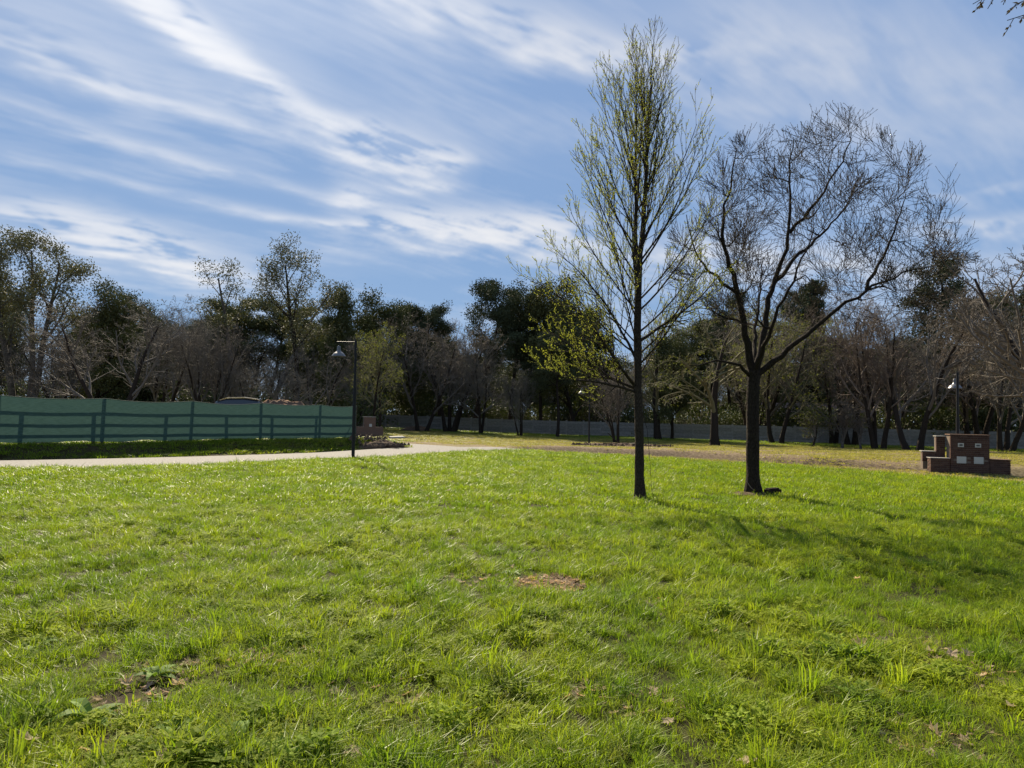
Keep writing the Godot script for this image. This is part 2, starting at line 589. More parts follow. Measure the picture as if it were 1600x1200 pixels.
func materials() -> void:
	var bark_tex := noise_tex(41, 0.03, Color(0.25, 0.22, 0.2), Color(1, 1, 1), 5)
	M.bark = tri(mat(lin(0.12, 0.096, 0.07), 0.9, 0.25), bark_tex, Vector3(5, 0.9, 5), 2.5)
	M.bark_dark = tri(mat(lin(0.085, 0.067, 0.05), 0.9, 0.25), bark_tex, Vector3(4, 0.7, 4), 3.5)
	M.bark_wood = tri(mat(lin(0.09, 0.073, 0.054), 0.9, 0.2), bark_tex, Vector3(2, 0.5, 2))
	M.bark_pale = tri(mat(lin(0.26, 0.235, 0.20), 0.8, 0.25), bark_tex, Vector3(1.2, 0.35, 1.2))
	M.twig = mat(lin(0.13, 0.112, 0.09), 0.8, 0.3)
	M.twig_red = mat(lin(0.155, 0.12, 0.092), 0.8, 0.3)
	M.twig_grey = mat(lin(0.135, 0.122, 0.098), 0.8, 0.3)
	M.twig_olive = mat(lin(0.15, 0.135, 0.07), 0.8, 0.3)
	M.leaf_dark = leafy(lin(0.085, 0.095, 0.04), 0.4, 0.5)
	M.leaf_oak = leafy(lin(0.105, 0.11, 0.045), 0.4, 0.5)
	M.leaf_euc = leafy(lin(0.15, 0.145, 0.08), 0.5, 0.45)
	M.leaf_pine = leafy(lin(0.07, 0.082, 0.042), 0.3, 0.55)
	M.leaf_bud = leafy(lin(0.2, 0.215, 0.065), 0.9, 0.5)
	M.leaf_bud_dull = leafy(lin(0.17, 0.18, 0.06), 0.8, 0.5)
	M.bud_bright = leafy(lin(0.36, 0.37, 0.11), 1.0, 0.5)
	M.bud_brown = leafy(lin(0.16, 0.12, 0.07), 0.5, 0.6)
	M.shrub = leafy(lin(0.07, 0.085, 0.03), 0.5, 0.5)
	var soil_tex := noise_tex(51, 0.02, Color(0.55, 0.52, 0.5), Color(1, 1, 1), 6)
	M.ground = tri(mat(Color(1, 1, 1), 0.95, 0.2), soil_tex, Vector3(0.6, 0.6, 0.6), 2.0, true)
	M.ground.vertex_color_use_as_albedo = true
	M.lane = tri(mat(lin(0.31, 0.295, 0.265), 0.9, 0.3), noise_tex(52, 0.05, Color(0.66, 0.65, 0.64), Color(1, 1, 1), 6), Vector3(0.35, 0.35, 0.35), 0.4, true)
	M.soil = tri(mat(lin(0.16, 0.115, 0.08), 0.95, 0.2), soil_tex, Vector3(1.3, 1.3, 1.3), 3.0, true)
	M.soil_red = tri(mat(lin(0.23, 0.155, 0.11), 0.95, 0.2), soil_tex, Vector3(0.9, 0.9, 0.9), 3.0, true)
	M.concrete = tri(mat(lin(0.33, 0.315, 0.285), 0.9, 0.3), noise_tex(53, 0.02, Color(0.8, 0.8, 0.78), Color(1, 1, 1), 6), Vector3(0.4, 0.4, 0.4), 0.6, true)
	M.concrete_dark = tri(mat(lin(0.28, 0.265, 0.24), 0.9, 0.3), noise_tex(53, 0.02, Color(0.8, 0.8, 0.78), Color(1, 1, 1), 6), Vector3(0.4, 0.4, 0.4), 0.6, true)
	M.slab = tri(mat(lin(0.5, 0.47, 0.42), 0.9, 0.3), noise_tex(54, 0.03, Color(0.75, 0.74, 0.72), Color(1, 1, 1), 5), Vector3(1, 1, 1), 0.4)
	var bt := noise_tex(55, 0.04, Color(0.6, 0.55, 0.52), Color(1, 1, 1), 5)
	M.bricks = []
	for c in [Color(0.135, 0.08, 0.062), Color(0.15, 0.09, 0.068), Color(0.115, 0.07, 0.056), Color(0.17, 0.105, 0.08)]:
		M.bricks.append(tri(mat(lin(c.r, c.g, c.b), 0.9, 0.25), bt, Vector3(5, 5, 5), 0.5))
	M.mortar = tri(mat(lin(0.27, 0.23, 0.19), 0.95, 0.2), bt, Vector3(4, 4, 4))
	M.brick_pale = tri(mat(lin(0.28, 0.19, 0.14), 0.9, 0.25), bt, Vector3(3, 3, 3))
	M.box_grey = mat(lin(0.46, 0.45, 0.40), 0.55, 0.4)
	M.box_dark = mat(lin(0.08, 0.08, 0.08), 0.5, 0.4)
	M.lamp = mat(lin(0.018, 0.018, 0.019), 0.5, 0.3)
	M.lamp_shade = mat(lin(0.12, 0.12, 0.125), 0.36, 0.5)
	M.lamp_glass = mat(lin(0.75, 0.75, 0.72), 0.3, 0.5)
	M.wood = tri(mat(lin(0.20, 0.15, 0.10), 0.85, 0.3), bark_tex, Vector3(1, 4, 4))
	M.wood_pale = tri(mat(lin(0.48, 0.40, 0.29), 0.8, 0.3), bark_tex, Vector3(1, 4, 4))
	var cloth := leafy(lin(0.095, 0.175, 0.148), 0.6, 0.7)
	M.cloth = tri(cloth, noise_tex(57, 0.05, Color(0.55, 0.58, 0.56), Color(1, 1, 1), 5), Vector3(0.2, 3.5, 0.2), 0.0, true)
	M.cloth.backlight = Color(0.65, 0.65, 0.65)
	M.cloth.vertex_color_use_as_albedo = false
	M.hem = mat(lin(0.03, 0.07, 0.06), 0.8, 0.2)
	M.car_paint = mat(lin(0.5, 0.5, 0.51), 0.25, 0.5)
	M.car_paint.clearcoat_enabled = true
	M.car_paint.clearcoat = 1.0
	M.car_paint.clearcoat_roughness = 0.05
	M.car_glass = mat(lin(0.02, 0.025, 0.03), 0.05, 0.6)
	M.tyre = mat(lin(0.02, 0.02, 0.02), 0.9, 0.3)
	M.rim = mat(lin(0.5, 0.5, 0.52), 0.3, 0.5)
	M.rim.metallic = 0.9
	M.roof = tri(mat(lin(0.20, 0.15, 0.12), 0.9, 0.3), bt, Vector3(1, 1, 1))
	M.plaster = tri(mat(lin(0.20, 0.16, 0.12), 0.9, 0.3), bt, Vector3(0.5, 0.5, 0.5))
	M.dead_leaf = leafy(lin(0.56, 0.44, 0.29), 1.0, 0.6, true)
	M.dead_leaf.backlight = Color(1.0, 0.95, 0.85)
	M.grass = leafy(Color(1, 1, 1), 1.0, 0.27, true)
	M.grass.metallic_specular = 0.25
	M.clover = leafy(Color(1, 1, 1), 1.0, 0.5, true)
	M.clover.metallic_specular = 0.18
	M.weed = leafy(lin(0.15, 0.24, 0.04), 0.8, 0.42)

# ---------------------------------------------------------------- ground
func build_ground() -> void:
	var ds := PackedFloat32Array()
	var d := -1500.0
	for e in [-1500.0, -600.0, -200.0, -80.0, -40.0]:
		ds.append(e)
	d = -30.0
	while d < 10.0: ds.append(d); d += 0.8
	while d < 62.0: ds.append(d); d += 0.32
	while d < 130.0: ds.append(d); d += 3.0
	while d < 2500.0: ds.append(d); d *= 1.35
	var xs := PackedFloat32Array()
	for e in [-2000.0, -900.0, -400.0, -220.0, -150.0, -110.0, -85.0, -68.0, -56.0, -46.0, -38.0]:
		xs.append(e)
	var x := -32.0
	while x <= 32.0: xs.append(x); x += 0.45
	for e in [38.0, 46.0, 56.0, 68.0, 85.0, 110.0, 150.0, 220.0, 400.0, 900.0, 2000.0]:
		xs.append(e)
	var b := Buf.new()
	var w := xs.size()
	for dd in ds:
		for xx in xs:
			b.v.append(Vector3(xx, ground_y(xx, dd), -dd))
			var share := lawn_share(xx, dd) if dd > 10.0 and dd < 60.0 else (1.0 if dd <= 10.0 else 0.0)
			var dry := Color(0.30, 0.255, 0.13)
			var z := zone.get_noise_2d(xx * 3.0, dd * 3.0)
			dry = dry.lerp(Color(0.33, 0.255, 0.165), clampf(z * 1.6 + 0.35, 0.0, 1.0)).lerp(Color(0.13, 0.15, 0.045), smoothstep(48.0, 62.0, dd + z * 12.0))
			var lawn := Color(0.055, 0.055, 0.02).lerp(Color(0.09, 0.07, 0.042), clampf(z * 1.5 + 0.2, 0.0, 1.0))
			if xx / maxf(dd, 1.0) > -0.24:   # worn earth on the verge
				dry = dry.lerp(Color(0.27, 0.20, 0.135), clampf(smoothstep(38.0, 45.0, dd) * smoothstep(68.0, 58.0, dd) * (0.5 + z * 1.6), 0.0, 0.8))
			var col := dry.lerp(lawn, share)
			if dd > 31.0 and dd < 48.0:
				var l := near_lane(Vector2(xx, dd), lane)
				if l.x < 6.5 and l.y > 0.1:   # the cut bank of bare earth beside the sunk lane
					col = col.lerp(Color(0.26, 0.195, 0.13), 0.6 * smoothstep(6.2, 3.6, l.x) * smoothstep(0.1, 0.2, l.y))
			if dd > 12.0 and dd < 40.0 and xx < -4.0:   # lawn soil in front of the cloth fence
				var fq := Vector2(xx, dd) - F0
				var fu := FD.normalized()
				var ac := fq.dot(Vector2(-fu.y, fu.x))
				if ac > -3.4 and ac < 0.6 and fq.dot(fu) < 16.5 and near_lane(Vector2(xx, dd), lane).x > LANE_HALF - 0.3:
					col = lawn
			b.c.append(col)
	for i in ds.size() - 1:
		for j in w - 1:
			var a := i * w + j
			b.ix.append(a); b.ix.append(a + w); b.ix.append(a + 1)
			b.ix.append(a + 1); b.ix.append(a + w); b.ix.append(a + w + 1)
	# smooth normals
	b.n.resize(b.v.size())
	for i in ds.size():
		for j in w:
			var k := i * w + j
			var dx := b.v[i * w + mini(j + 1, w - 1)] - b.v[i * w + maxi(j - 1, 0)]
			var dz := b.v[mini(i + 1, ds.size() - 1) * w + j] - b.v[maxi(i - 1, 0) * w + j]
			b.n[k] = dx.cross(dz).normalized() * (1.0 if dx.cross(dz).y > 0 else -1.0)
	whole("ground", b.mesh(M.ground), "broad gently dipping ground of lawn soil and dry verge", "ground", Vector3.ZERO, Vector3.ZERO, "", "structure")

func ribbon(line: Array, half: float, lift: float) -> Buf:
	var c := Curve3D.new()
	for k in line.size():
		var p: Vector3 = line[k]
		var a: Vector3 = line[maxi(k - 1, 0)]
		var e: Vector3 = line[mini(k + 1, line.size() - 1)]
		var t := Vector3(e.x - a.x, 0, -(e.y - a.y)) / 6.0
		c.add_point(Vector3(p.x, 0, -p.y), -t, t)
	var b := Buf.new()
	var n := int(c.get_baked_length() / 0.5)
	for i in n + 1:
		var o := c.get_baked_length() * i / n
		var p := c.sample_baked(o)
		var q := c.sample_baked(minf(o + 0.2, c.get_baked_length())) - c.sample_baked(maxf(o - 0.2, 0.0))
		var s := Vector3(-q.z, 0, q.x).normalized()
		for j in 7:
			var e := (j / 3.0 - 1.0)
			if j == 0 or j == 6:
				e += bump.get_noise_2d(p.x * 4.0, p.z * 4.0 + j * 9.0) * 0.1
			var v := p + s * half * e
			v.y = base_y(v.x, -v.z) - near_lane(Vector2(v.x, -v.z), line).y + lift + 0.035 * (1.0 - e * e) - (0.09 if j == 0 or j == 6 else 0.0)
			b.v.append(v)
			b.n.append(Vector3.UP)
	for i in n:
		for j in 6:
			var a := i * 7 + j
			b.ix.append(a); b.ix.append(a + 7); b.ix.append(a + 1)
			b.ix.append(a + 1); b.ix.append(a + 7); b.ix.append(a + 8)
	return b

func build_lane() -> void:
	whole("road", ribbon(lane, LANE_HALF, 0.012).mesh(M.lane), "pale concrete lane curving round the edge of the lawn", "road", Vector3.ZERO, Vector3.ZERO, "", "structure")
	whole("road", ribbon(branch, LANE_HALF, 0.004).mesh(M.lane), "pale concrete side lane leaving behind the rubble mound", "road", Vector3.ZERO, Vector3.ZERO, "", "structure")

# ---------------------------------------------------------------- precast wall
func build_wall() -> void:
	var a := Vector2(-18.0, 92.5)
	var dir := Vector2(56.1, -24.0).normalized()
	var bay := 2.04
	var t := thing("precast_wall", "long grey precast concrete panel wall running behind the trees", "wall", Vector3(a.x, 0, -a.y), atan2(dir.y, dir.x))
	var plates := []
	for k in 4:
		rng.seed = 600 + k
		var b := Buf.new()
		b.box(Vector3(0.0, 0, -0.02), Vector3(bay - 0.12, 0.312, 0.012))
		b.box(Vector3(0.02, 0.03, 0.0125), Vector3(bay - 0.14, 0.285, 0.045 + k * 0.003))
		plates.append(b.mesh(M.concrete if k % 2 == 0 else M.concrete_dark))
	var pb := Buf.new()
	pb.box(Vector3(-0.085, -0.4, -0.07), Vector3(0.085, 1.76, 0.11))
	var post := pb.mesh(M.concrete)
	rng.seed = 61
	for k in 43:
		var x := k * bay
		var q := a + dir * x
		var y := base_y(q.x, q.y)
		part("post", post, t, Vector3(x, y, 0), Vector3(0, 0, r1(-0.008, 0.008)))
		if k < 42:
			for j in 5:
				part("plate", plates[rng.randi() % 4], t, Vector3(x + 0.06, y + 0.02 + j * 0.325 + r1(-0.004, 0.004), r1(-0.008, 0.008)))

# ---------------------------------------------------------------- green mesh fence
func fence_at(t: float) -> Vector3:
	var q := F0 + FD * t
	return Vector3(q.x, 0, -q.y)

func build_fence() -> void:
	var ang := atan2(FD.y, FD.x)
	var L := FD.length()
	var f := thing("mesh_fence", "green shade cloth fence on timber rails along the lane", "fence", fence_at(0), ang)
	var y0 := 0.36
	var ts := [-1.51, -1.295, -1.08, -0.865, -0.645, -0.43, -0.215, 0.0, 0.2165, 0.44, 0.65, 0.858, 1.0]
	rng.seed = 71
	var H := 1.62
	for t in ts:
		var b := Buf.new()
		b.box(Vector3(-0.045, -0.6, -0.045), Vector3(0.045, H + 0.03, 0.045))
		part("post", b.mesh(M.wood), f, Vector3(t * L, y0, -0.06), Vector3(0, 0, r1(-0.02, 0.03)))
	# short posts of the rail fence
	for t in [-1.4, -1.2, -0.98, -0.75, -0.54, -0.32, -0.11, 0.045, 0.198, 0.372, 0.545, 0.69, 0.845]:
		var b := Buf.new()
		b.box(Vector3(-0.05, -0.5, -0.04), Vector3(0.05, 1.14, 0.04))
		part("post", b.mesh(M.wood), f, Vector3(t * L, y0, -0.1), Vector3(0, 0, r1(-0.03, 0.03)))
	var b2 := Buf.new()
	b2.tube(PackedVector3Array([Vector3(0.955 * L, y0 + 0.1, -0.14), Vector3(0.995 * L, y0 + 0.95, -0.14)]), PackedFloat32Array([0.03, 0.03]), 5, true)
	part("brace", b2.mesh(M.wood), f)
	# three rails in each bay
	for k in ts.size() - 1:
		var x0: float = ts[k] * L
		var x1: float = ts[k + 1] * L
		for h in [0.30, 0.68, 1.09]:
			var b := Buf.new()
			var sag := r1(-0.035, 0.02)
			var n := 6
			for i in n:
				var xa := lerpf(x0, x1, float(i) / n)
				var xb := lerpf(x0, x1, float(i + 1) / n)
				var ya: float = h + sag * sin(PI * i / n)
				var yb: float = h + sag * sin(PI * (i + 1) / n)
				for z in [-0.012, -0.04]:
					b.quad(Vector3(xa, y0 + ya - 0.05, z), Vector3(xa, y0 + ya + 0.05, z), Vector3(xb, y0 + yb + 0.05, z), Vector3(xb, y0 + yb - 0.05, z))
				b.quad(Vector3(xa, y0 + ya + 0.05, -0.012), Vector3(xa, y0 + ya + 0.05, -0.04), Vector3(xb, y0 + yb + 0.05, -0.04), Vector3(xb, y0 + yb + 0.05, -0.012))
				b.quad(Vector3(xa, y0 + ya - 0.05, -0.012), Vector3(xb, y0 + yb - 0.05, -0.012), Vector3(xb, y0 + yb - 0.05, -0.04), Vector3(xa, y0 + ya - 0.05, -0.04))
			part("rail", b.mesh(M.wood), f)
		# the cloth of this bay, tied at the posts and slack between them
		var c := Buf.new()
		var nx := 24
		var ny := 14
		var slack := r1(0.03, 0.11)
		for i in nx + 1:
			for j in ny + 1:
				var u := float(i) / nx
				var w := float(j) / ny
				var top := H - slack * sin(PI * u)
				var low := 0.07 + 0.03 * sin(u * 9.0 + k * 2.0) + 0.03 * fine.get_noise_2d(u * 8.0 + k * 7.0, 3.0)
				var p := Vector3(lerpf(x0, x1, u), y0 + lerpf(low, top, w), 0.012)
				p.z += 0.02 * sin(PI * u) * sin(PI * w) + 0.02 * fine.get_noise_2d(p.x * 0.9, p.y * 9.0)
				c.v.append(p)
		c.n.resize(c.v.size())
		for i in nx + 1:
			for j in ny + 1:
				var e := i * (ny + 1) + j
				var dx := c.v[mini(i + 1, nx) * (ny + 1) + j] - c.v[maxi(i - 1, 0) * (ny + 1) + j]
				var dy := c.v[i * (ny + 1) + mini(j + 1, ny)] - c.v[i * (ny + 1) + maxi(j - 1, 0)]
				c.n[e] = dx.cross(dy).normalized()
		for i in nx:
			for j in ny:
				var e := i * (ny + 1) + j
				c.ix.append(e); c.ix.append(e + 1); c.ix.append(e + ny + 1)
				c.ix.append(e + ny + 1); c.ix.append(e + 1); c.ix.append(e + ny + 2)
		var cl := part("cloth", c.mesh(M.cloth), f)
		var hp := PackedVector3Array()
		var hr := PackedFloat32Array()
		for i in nx + 1:
			hp.append(c.v[i * (ny + 1) + ny] + Vector3(0, 0.004, 0))
			hr.append(0.012)
		var hb := Buf.new()
		hb.tube(hp, hr, 4)
		part("hem", hb.mesh(M.hem), cl)
	# offcuts of board lying under the cloth
	rng.seed = 73
	var spots := [0.07, 0.12, 0.285, 0.33, 0.40, 0.52, 0.6]
	for k in spots.size():
		var b := Buf.new()
		b.box(Vector3(-0.3, 0, -0.05), Vector3(0.3, 0.03, 0.05))
		var p := fence_at(spots[k]) + Vector3(r1(-0.1, 0.1), 0, r1(0.05, 0.3))
		whole("board_offcut", b.mesh(M.wood_pale), "pale board offcut under the green fence, %s from the left" % ["first", "second", "third", "fourth", "fifth", "sixth", "seventh"][k], "board", Vector3(p.x, ground_y(p.x, -p.z) + 0.03, p.z), Vector3(0, ang + r1(-0.9, 0.9), r1(-0.1, 0.1)), "board offcuts under the green fence")

# ---------------------------------------------------------------- the wood behind
func build_woods() -> void:
	var P := {}
	P.bare0 = finish(bare_proto(101, 12.0, 2, 0.7, 5), M.bark_dark, M.twig)
	P.bare1 = finish(bare_proto(102, 12.0, 3, 0.6, 4, 0.09), M.bark_wood, M.twig_grey)
	P.bare2 = finish(bare_proto(103, 12.0, 4, 0.55, 3, 0.1), M.bark_wood, M.twig)
	P.bare3 = finish(bare_proto(104, 12.0, 2, 0.85, 5, 0.03), M.bark_dark, M.twig_grey)
	P.bare4 = finish(bare_proto(105, 12.0, 3, 0.7, 4, 0.08), M.bark_wood, M.twig_red)
	for k in 2:
		var p := bare_proto(110 + k, 12.0, 2 - k, 0.75, 4, -0.01)
		var lv := Buf.new()
		for t in p.tips:
			var pts: PackedVector3Array = t
			for j in 2:
				if rng.randf() < 0.38:
					clump(lv, pts[1 + j], Vector3(0.16, 0.16, 0.16), 1, 0.14, 0.3)
		p.buds = lv
		p.bud_mat = M.leaf_bud if k == 0 else M.leaf_bud_dull
		P["bud%d" % k] = finish(p, M.bark_dark, M.twig_olive)
	var euc := {"stems": 1, "lean": 0.05, "trop": 0.10, "kids": 15, "kids2": 6, "kids3": 0, "ang": 0.62, "ratio": 0.34, "taperoff": 0.55, "clear": 0.38, "gaps": 0.22, "puff": Vector3(0.75, 0.5, 0.75), "leaves": 36, "size": 0.2, "hang": 0.7}
	for k in 4:
		var f := euc.duplicate()
		if k == 0:
			f.stems = 4; f.lean = 0.22; f.kids = 9; f.gaps = 0.12
		if k == 1:
			f.stems = 3; f.lean = 0.2; f.kids = 9
		if k == 2:
			f.stems = 2; f.lean = 0.3; f.kids = 6; f.clear = 0.5; f.gaps = 0.35; f.ratio = 0.33
		if k == 3:
			f.kids = 17; f.ratio = 0.33; f.clear = 0.4; f.gaps = 0.3
		P["euc%d" % k] = finish(leafy_proto(120 + k, 18.0, f), M.bark_pale if k != 3 else M.bark_wood, M.leaf_euc)
	var oak := {"stems": 1, "lean": 0.1, "trop": 0.03, "kids": 24, "kids2": 8, "kids3": 0, "ang": 0.95, "ratio": 0.42, "taperoff": 0.5, "clear": 0.14, "gaps": 0.1, "puff": Vector3(0.85, 0.6, 0.85), "leaves": 56, "size": 0.22, "hang": 0.0}
	for k in 3:
		var f := oak.duplicate()
		if k == 2:
			f.ratio = 0.30; f.kids = 20
		P["oak%d" % k] = finish(leafy_proto(130 + k, 14.0, f), M.bark_dark, M.leaf_dark if k != 1 else M.leaf_oak)
	var pine := {"stems": 1, "lean": 0.05, "trop": 0.05, "kids": 24, "kids2": 6, "kids3": 0, "ang": 1.0, "ratio": 0.34, "taperoff": 0.6, "clear": 0.5, "gaps": 0.12, "puff": Vector3(0.75, 0.35, 0.75), "leaves": 64, "size": 0.22, "hang": -0.5}
	for k in 2:
		var f := pine.duplicate()
		if k == 1:
			f.kids = 20; f.clear = 0.42
		P["pine%d" % k] = finish(leafy_proto(140 + k, 17.0, f), M.bark_dark, M.leaf_pine)
	P.spire = finish(leafy_proto(145, 15.0, {"stems": 1, "lean": 0.0, "trop": 0.0, "kids": 46, "kids2": 4, "kids3": 0, "ang": 1.4, "ratio": 0.26, "taperoff": 0.12, "clear": 0.12, "gaps": 0.05, "puff": Vector3(0.4, 0.25, 0.4), "leaves": 16, "size": 0.26, "hang": 0.0}), M.bark_dark, M.leaf_pine)
	for k in 2:
		var p := bare_proto(150 + k, 4.0, 1, 0.7, 3)
		if k == 0:
			var lv := Buf.new()
			for t in p.tips:
				clump(lv, t[1], Vector3(0.15, 0.15, 0.15), 1, 0.12)
			p.buds = lv
			p.bud_mat = M.leaf_bud_dull
		P["sap%d" % k] = finish(p, M.bark_wood if k == 0 else M.bark_pale, M.twig)
	var table := [
		["euc0", "eucalyptus", -42.7, 62.0, 18.3, 1.05, 0.4, "tall multi stemmed eucalyptus at the far left edge above the green fence"],
		["euc1", "eucalyptus", -51.1, 66.0, 17.4, 1.00, 1.9, "eucalyptus mostly cut off by the left edge of the picture"],
		["oak1", "evergreen_tree", -41.6, 70.0, 15.2, 0.90, 0.9, "olive evergreen tree directly right of the far left eucalyptus"],
		["bare0", "bare_tree", -28.9, 52.0, 10.5, 1.15, 0.2, "spreading bare tree with two dark trunks behind left green fence"],
		["bare1", "bare_tree", -29.7, 60.0, 12.0, 1.00, 2.2, "bare grey tree right of the two trunked one behind green fence"],
		["oak0", "evergreen_tree", -39.9, 78.0, 13.8, 0.90, 2.6, "dark evergreen crown showing behind the bare trees above green fence"],
		["bare2", "bare_tree", -24.8, 58.0, 10.1, 0.85, 1.1, "small bare tree forking in a V, above the post lamp far behind fence"],
		["euc2", "eucalyptus", -26.5, 74.0, 18.3, 1.20, 0.0, "thin eucalyptus leaning left, left of the tallest one at centre left"],
		["euc3", "eucalyptus", -21.3, 70.0, 19.9, 1.10, 0.3, "tallest narrow eucalyptus standing against the sky left of the street lamp"],
		["bare3", "bare_tree", -18.1, 56.0, 6.8, 1.30, 3.0, "low bushy bare tree behind the parked car and green fence"],
		["bare1", "bare_tree", -22.4, 60.0, 7.3, 1.10, 4.0, "low brown bare tree directly above the parked car roof"],
		["oak2", "evergreen_tree", -20.7, 80.0, 17.2, 0.65, 0.5, "slim dark evergreen between tallest eucalyptus and broad evergreen crown"],
		["oak0", "evergreen_tree", -16.0, 84.0, 17.1, 0.95, 1.7, "broad dark rounded evergreen crown right above the street lamp"],
		["bud0", "budding_tree", -12.0, 64.0, 10.4, 0.80, 0.6, "yellow green budding tree with dark trunk behind the far brick pillar"],
		["bare0", "bare_tree", -9.8, 78.0, 12.8, 0.90, 2.9, "grey bare tree right of the yellow green budding tree"],
		["bare2", "bare_tree", -6.8, 80.0, 13.5, 1.00, 0.3, "bare tree with many thin stems in front of the pines"],
		["pine0", "pine_tree", -9.1, 92.0, 17.3, 0.90, 2.0, "lower pine at the left end of the tall pine clump"],
		["pine1", "pine_tree", -4.7, 90.0, 20.1, 1.00, 1.0, "highest dark pine of the clump at the middle of the picture"],
		["pine0", "pine_tree", 0.0, 88.0, 19.0, 0.95, 4.1, "second pine of the clump, right of the highest one"],
		["pine1", "pine_tree", 3.6, 84.0, 17.2, 0.85, 2.4, "pine whose straight trunk stands left of the yellow leaves"],
		["bare3", "bare_tree", -3.4, 78.0, 11.1, 0.95, 1.5, "leaning bare tree with paired trunks before the grey wall, under pines"],
		["bare1", "bare_tree", 1.0, 76.0, 8.3, 0.80, 5.1, "thin bare tree under the second pine before the grey wall"],
		["oak1", "evergreen_tree", 7.5, 82.0, 19.3, 0.85, 3.3, "tall dark evergreen behind the yellow leaves of the slim front tree"],
		["pine0", "pine_tree", 4.8, 74.0, 12.2, 0.90, 0.7, "dark trunked pine left of the middle lamp before the wall"],
		["oak2", "evergreen_tree", 12.0, 86.0, 16.3, 0.90, 2.2, "evergreen partly hidden by the slim front tree trunk"],
		["bare2", "bare_tree", 9.2, 62.0, 7.4, 0.80, 2.0, "pale stemmed young bare tree right of the middle lamp"],
		["oak0", "evergreen_tree", 16.7, 74.0, 12.1, 0.80, 4.4, "dark low evergreen between the two front trees before the wall"],
		["bud1", "budding_tree", 17.2, 60.0, 13.7, 1.15, 2.7, "olive budding tree with leaning dark trunk between the front trees"],
		["pine1", "pine_tree", 28.5, 88.0, 18.9, 0.75, 3.9, "dark pine top behind the forked front tree"],
		["bud0", "budding_tree", 25.4, 68.0, 14.2, 0.90, 1.9, "yellowish budding tree right behind the forked front tree trunk"],
		["pine0", "pine_tree", 36.6, 90.0, 21.2, 0.70, 0.1, "tall pine left of the little spire shaped conifer"],
		["spire", "conifer", 38.6, 88.0, 20.4, 0.80, 0.0, "narrow spire shaped conifer seen through the forked tree branches"],
		["bare3", "bare_tree", 31.5, 70.0, 14.9, 1.00, 0.9, "brown bare tree below the spire shaped conifer"],
		["bare4", "bare_tree", 30.9, 60.0, 12.7, 1.00, 1.3, "reddish brown bare tree with fine dense twigs right of forked tree"],
		["bare0", "bare_tree", 32.2, 57.0, 13.6, 1.00, 4.6, "large dark trunked bare tree left of the near brick pillar"],
		["pine1", "pine_tree", 47.7, 80.0, 21.6, 0.75, 5.0, "high pine top above the bare trees left of the right lamp"],
		["bare4", "bare_tree", 43.1, 66.0, 13.2, 1.20, 2.1, "brown bare tree behind the right lamp post"],
		["oak1", "evergreen_tree", 45.4, 72.0, 8.9, 1.20, 0.2, "dark evergreen thicket tree behind the near brick pillar"],
		["oak2", "evergreen_tree", 53.0, 74.0, 17.5, 0.90, 1.2, "dark evergreen at the right edge of the picture"],
		["pine0", "pine_tree", 59.7, 78.0, 18.8, 0.90, 2.2, "pine just beyond the right edge of the picture"],
		["bud1", "budding_tree", 14.9, 72.0, 14.1, 1.10, 3.3, "pale olive budding tree directly right of the slim front tree trunk"],
		["bare2", "bare_tree", 26.0, 76.0, 15.5, 1.00, 4.2, "pale grey bare tree directly behind the forked tree trunk"],
		["bare4", "bare_tree", 32.7, 68.0, 15.3, 1.00, 0.6, "tall reddish bare tree under the long right limb of forked tree"],
		["bare3", "bare_tree", 38.9, 72.0, 14.8, 1.00, 2.8, "broad bare tree between reddish tree and large dark trunked one"],
		["bare1", "bare_tree", 41.6, 60.0, 13.7, 1.10, 1.2, "dense bare tree right of the right lamp near picture edge"],
		["bare3", "bare_tree", -16.0, 74.0, 9.5, 0.90, 0.4, "bare tree half hidden behind the street lamp pole"],
		["bare2", "bare_tree", -37.5, 60.0, 9.1, 1.10, 2.5, "bare tree low before the far left eucalyptus"],
		["bare0", "bare_tree", -17.8, 66.0, 9.2, 0.90, 5.4, "dark bare tree below the slim evergreen left of the street lamp"],
		["oak2", "evergreen_tree", -13.0, 96.0, 17.2, 1.00, 3.6, "low evergreen between broad evergreen crown and the pine clump"],
		["sap0", "sapling", 26.3, 62.0, 3.9, 1.40, 0.4, "small leafy sapling before the wall, leftmost of three"],
		["sap1", "sapling", 28.3, 61.0, 4.8, 1.20, 1.4, "small sapling with pale trunk before the wall, middle of three"],
		["sap1", "sapling", 29.5, 60.0, 4.5, 1.00, 3.4, "small dark stemmed sapling before the wall, rightmost of three"],
	]
	var cats := {"eucalyptus": "tree", "evergreen_tree": "tree", "bare_tree": "tree", "budding_tree": "tree", "pine_tree": "tree", "conifer": "tree", "sapling": "tree"}
	for r in table:
		plant(P[r[0]], r[1], r[7], cats[r[1]], r[2], r[3], r[4], r[6], "trees along the far side of the field", r[5])
	# the big bare tree whose trunk stands beyond the right edge
	plant(P.bare0, "bare_tree", "large near bare tree reaching in from the right edge above the brick pillar", "tree", 27.4, 36.0, 13.2, 0.9, "", 1.15)
	# deeper wood: one mass of crowns and trunks
	rng.seed = 160
	var mass := thing("woodland", "dark mass of woodland far behind the nearer trees", "woodland", Vector3.ZERO, 0.0, "", "stuff")
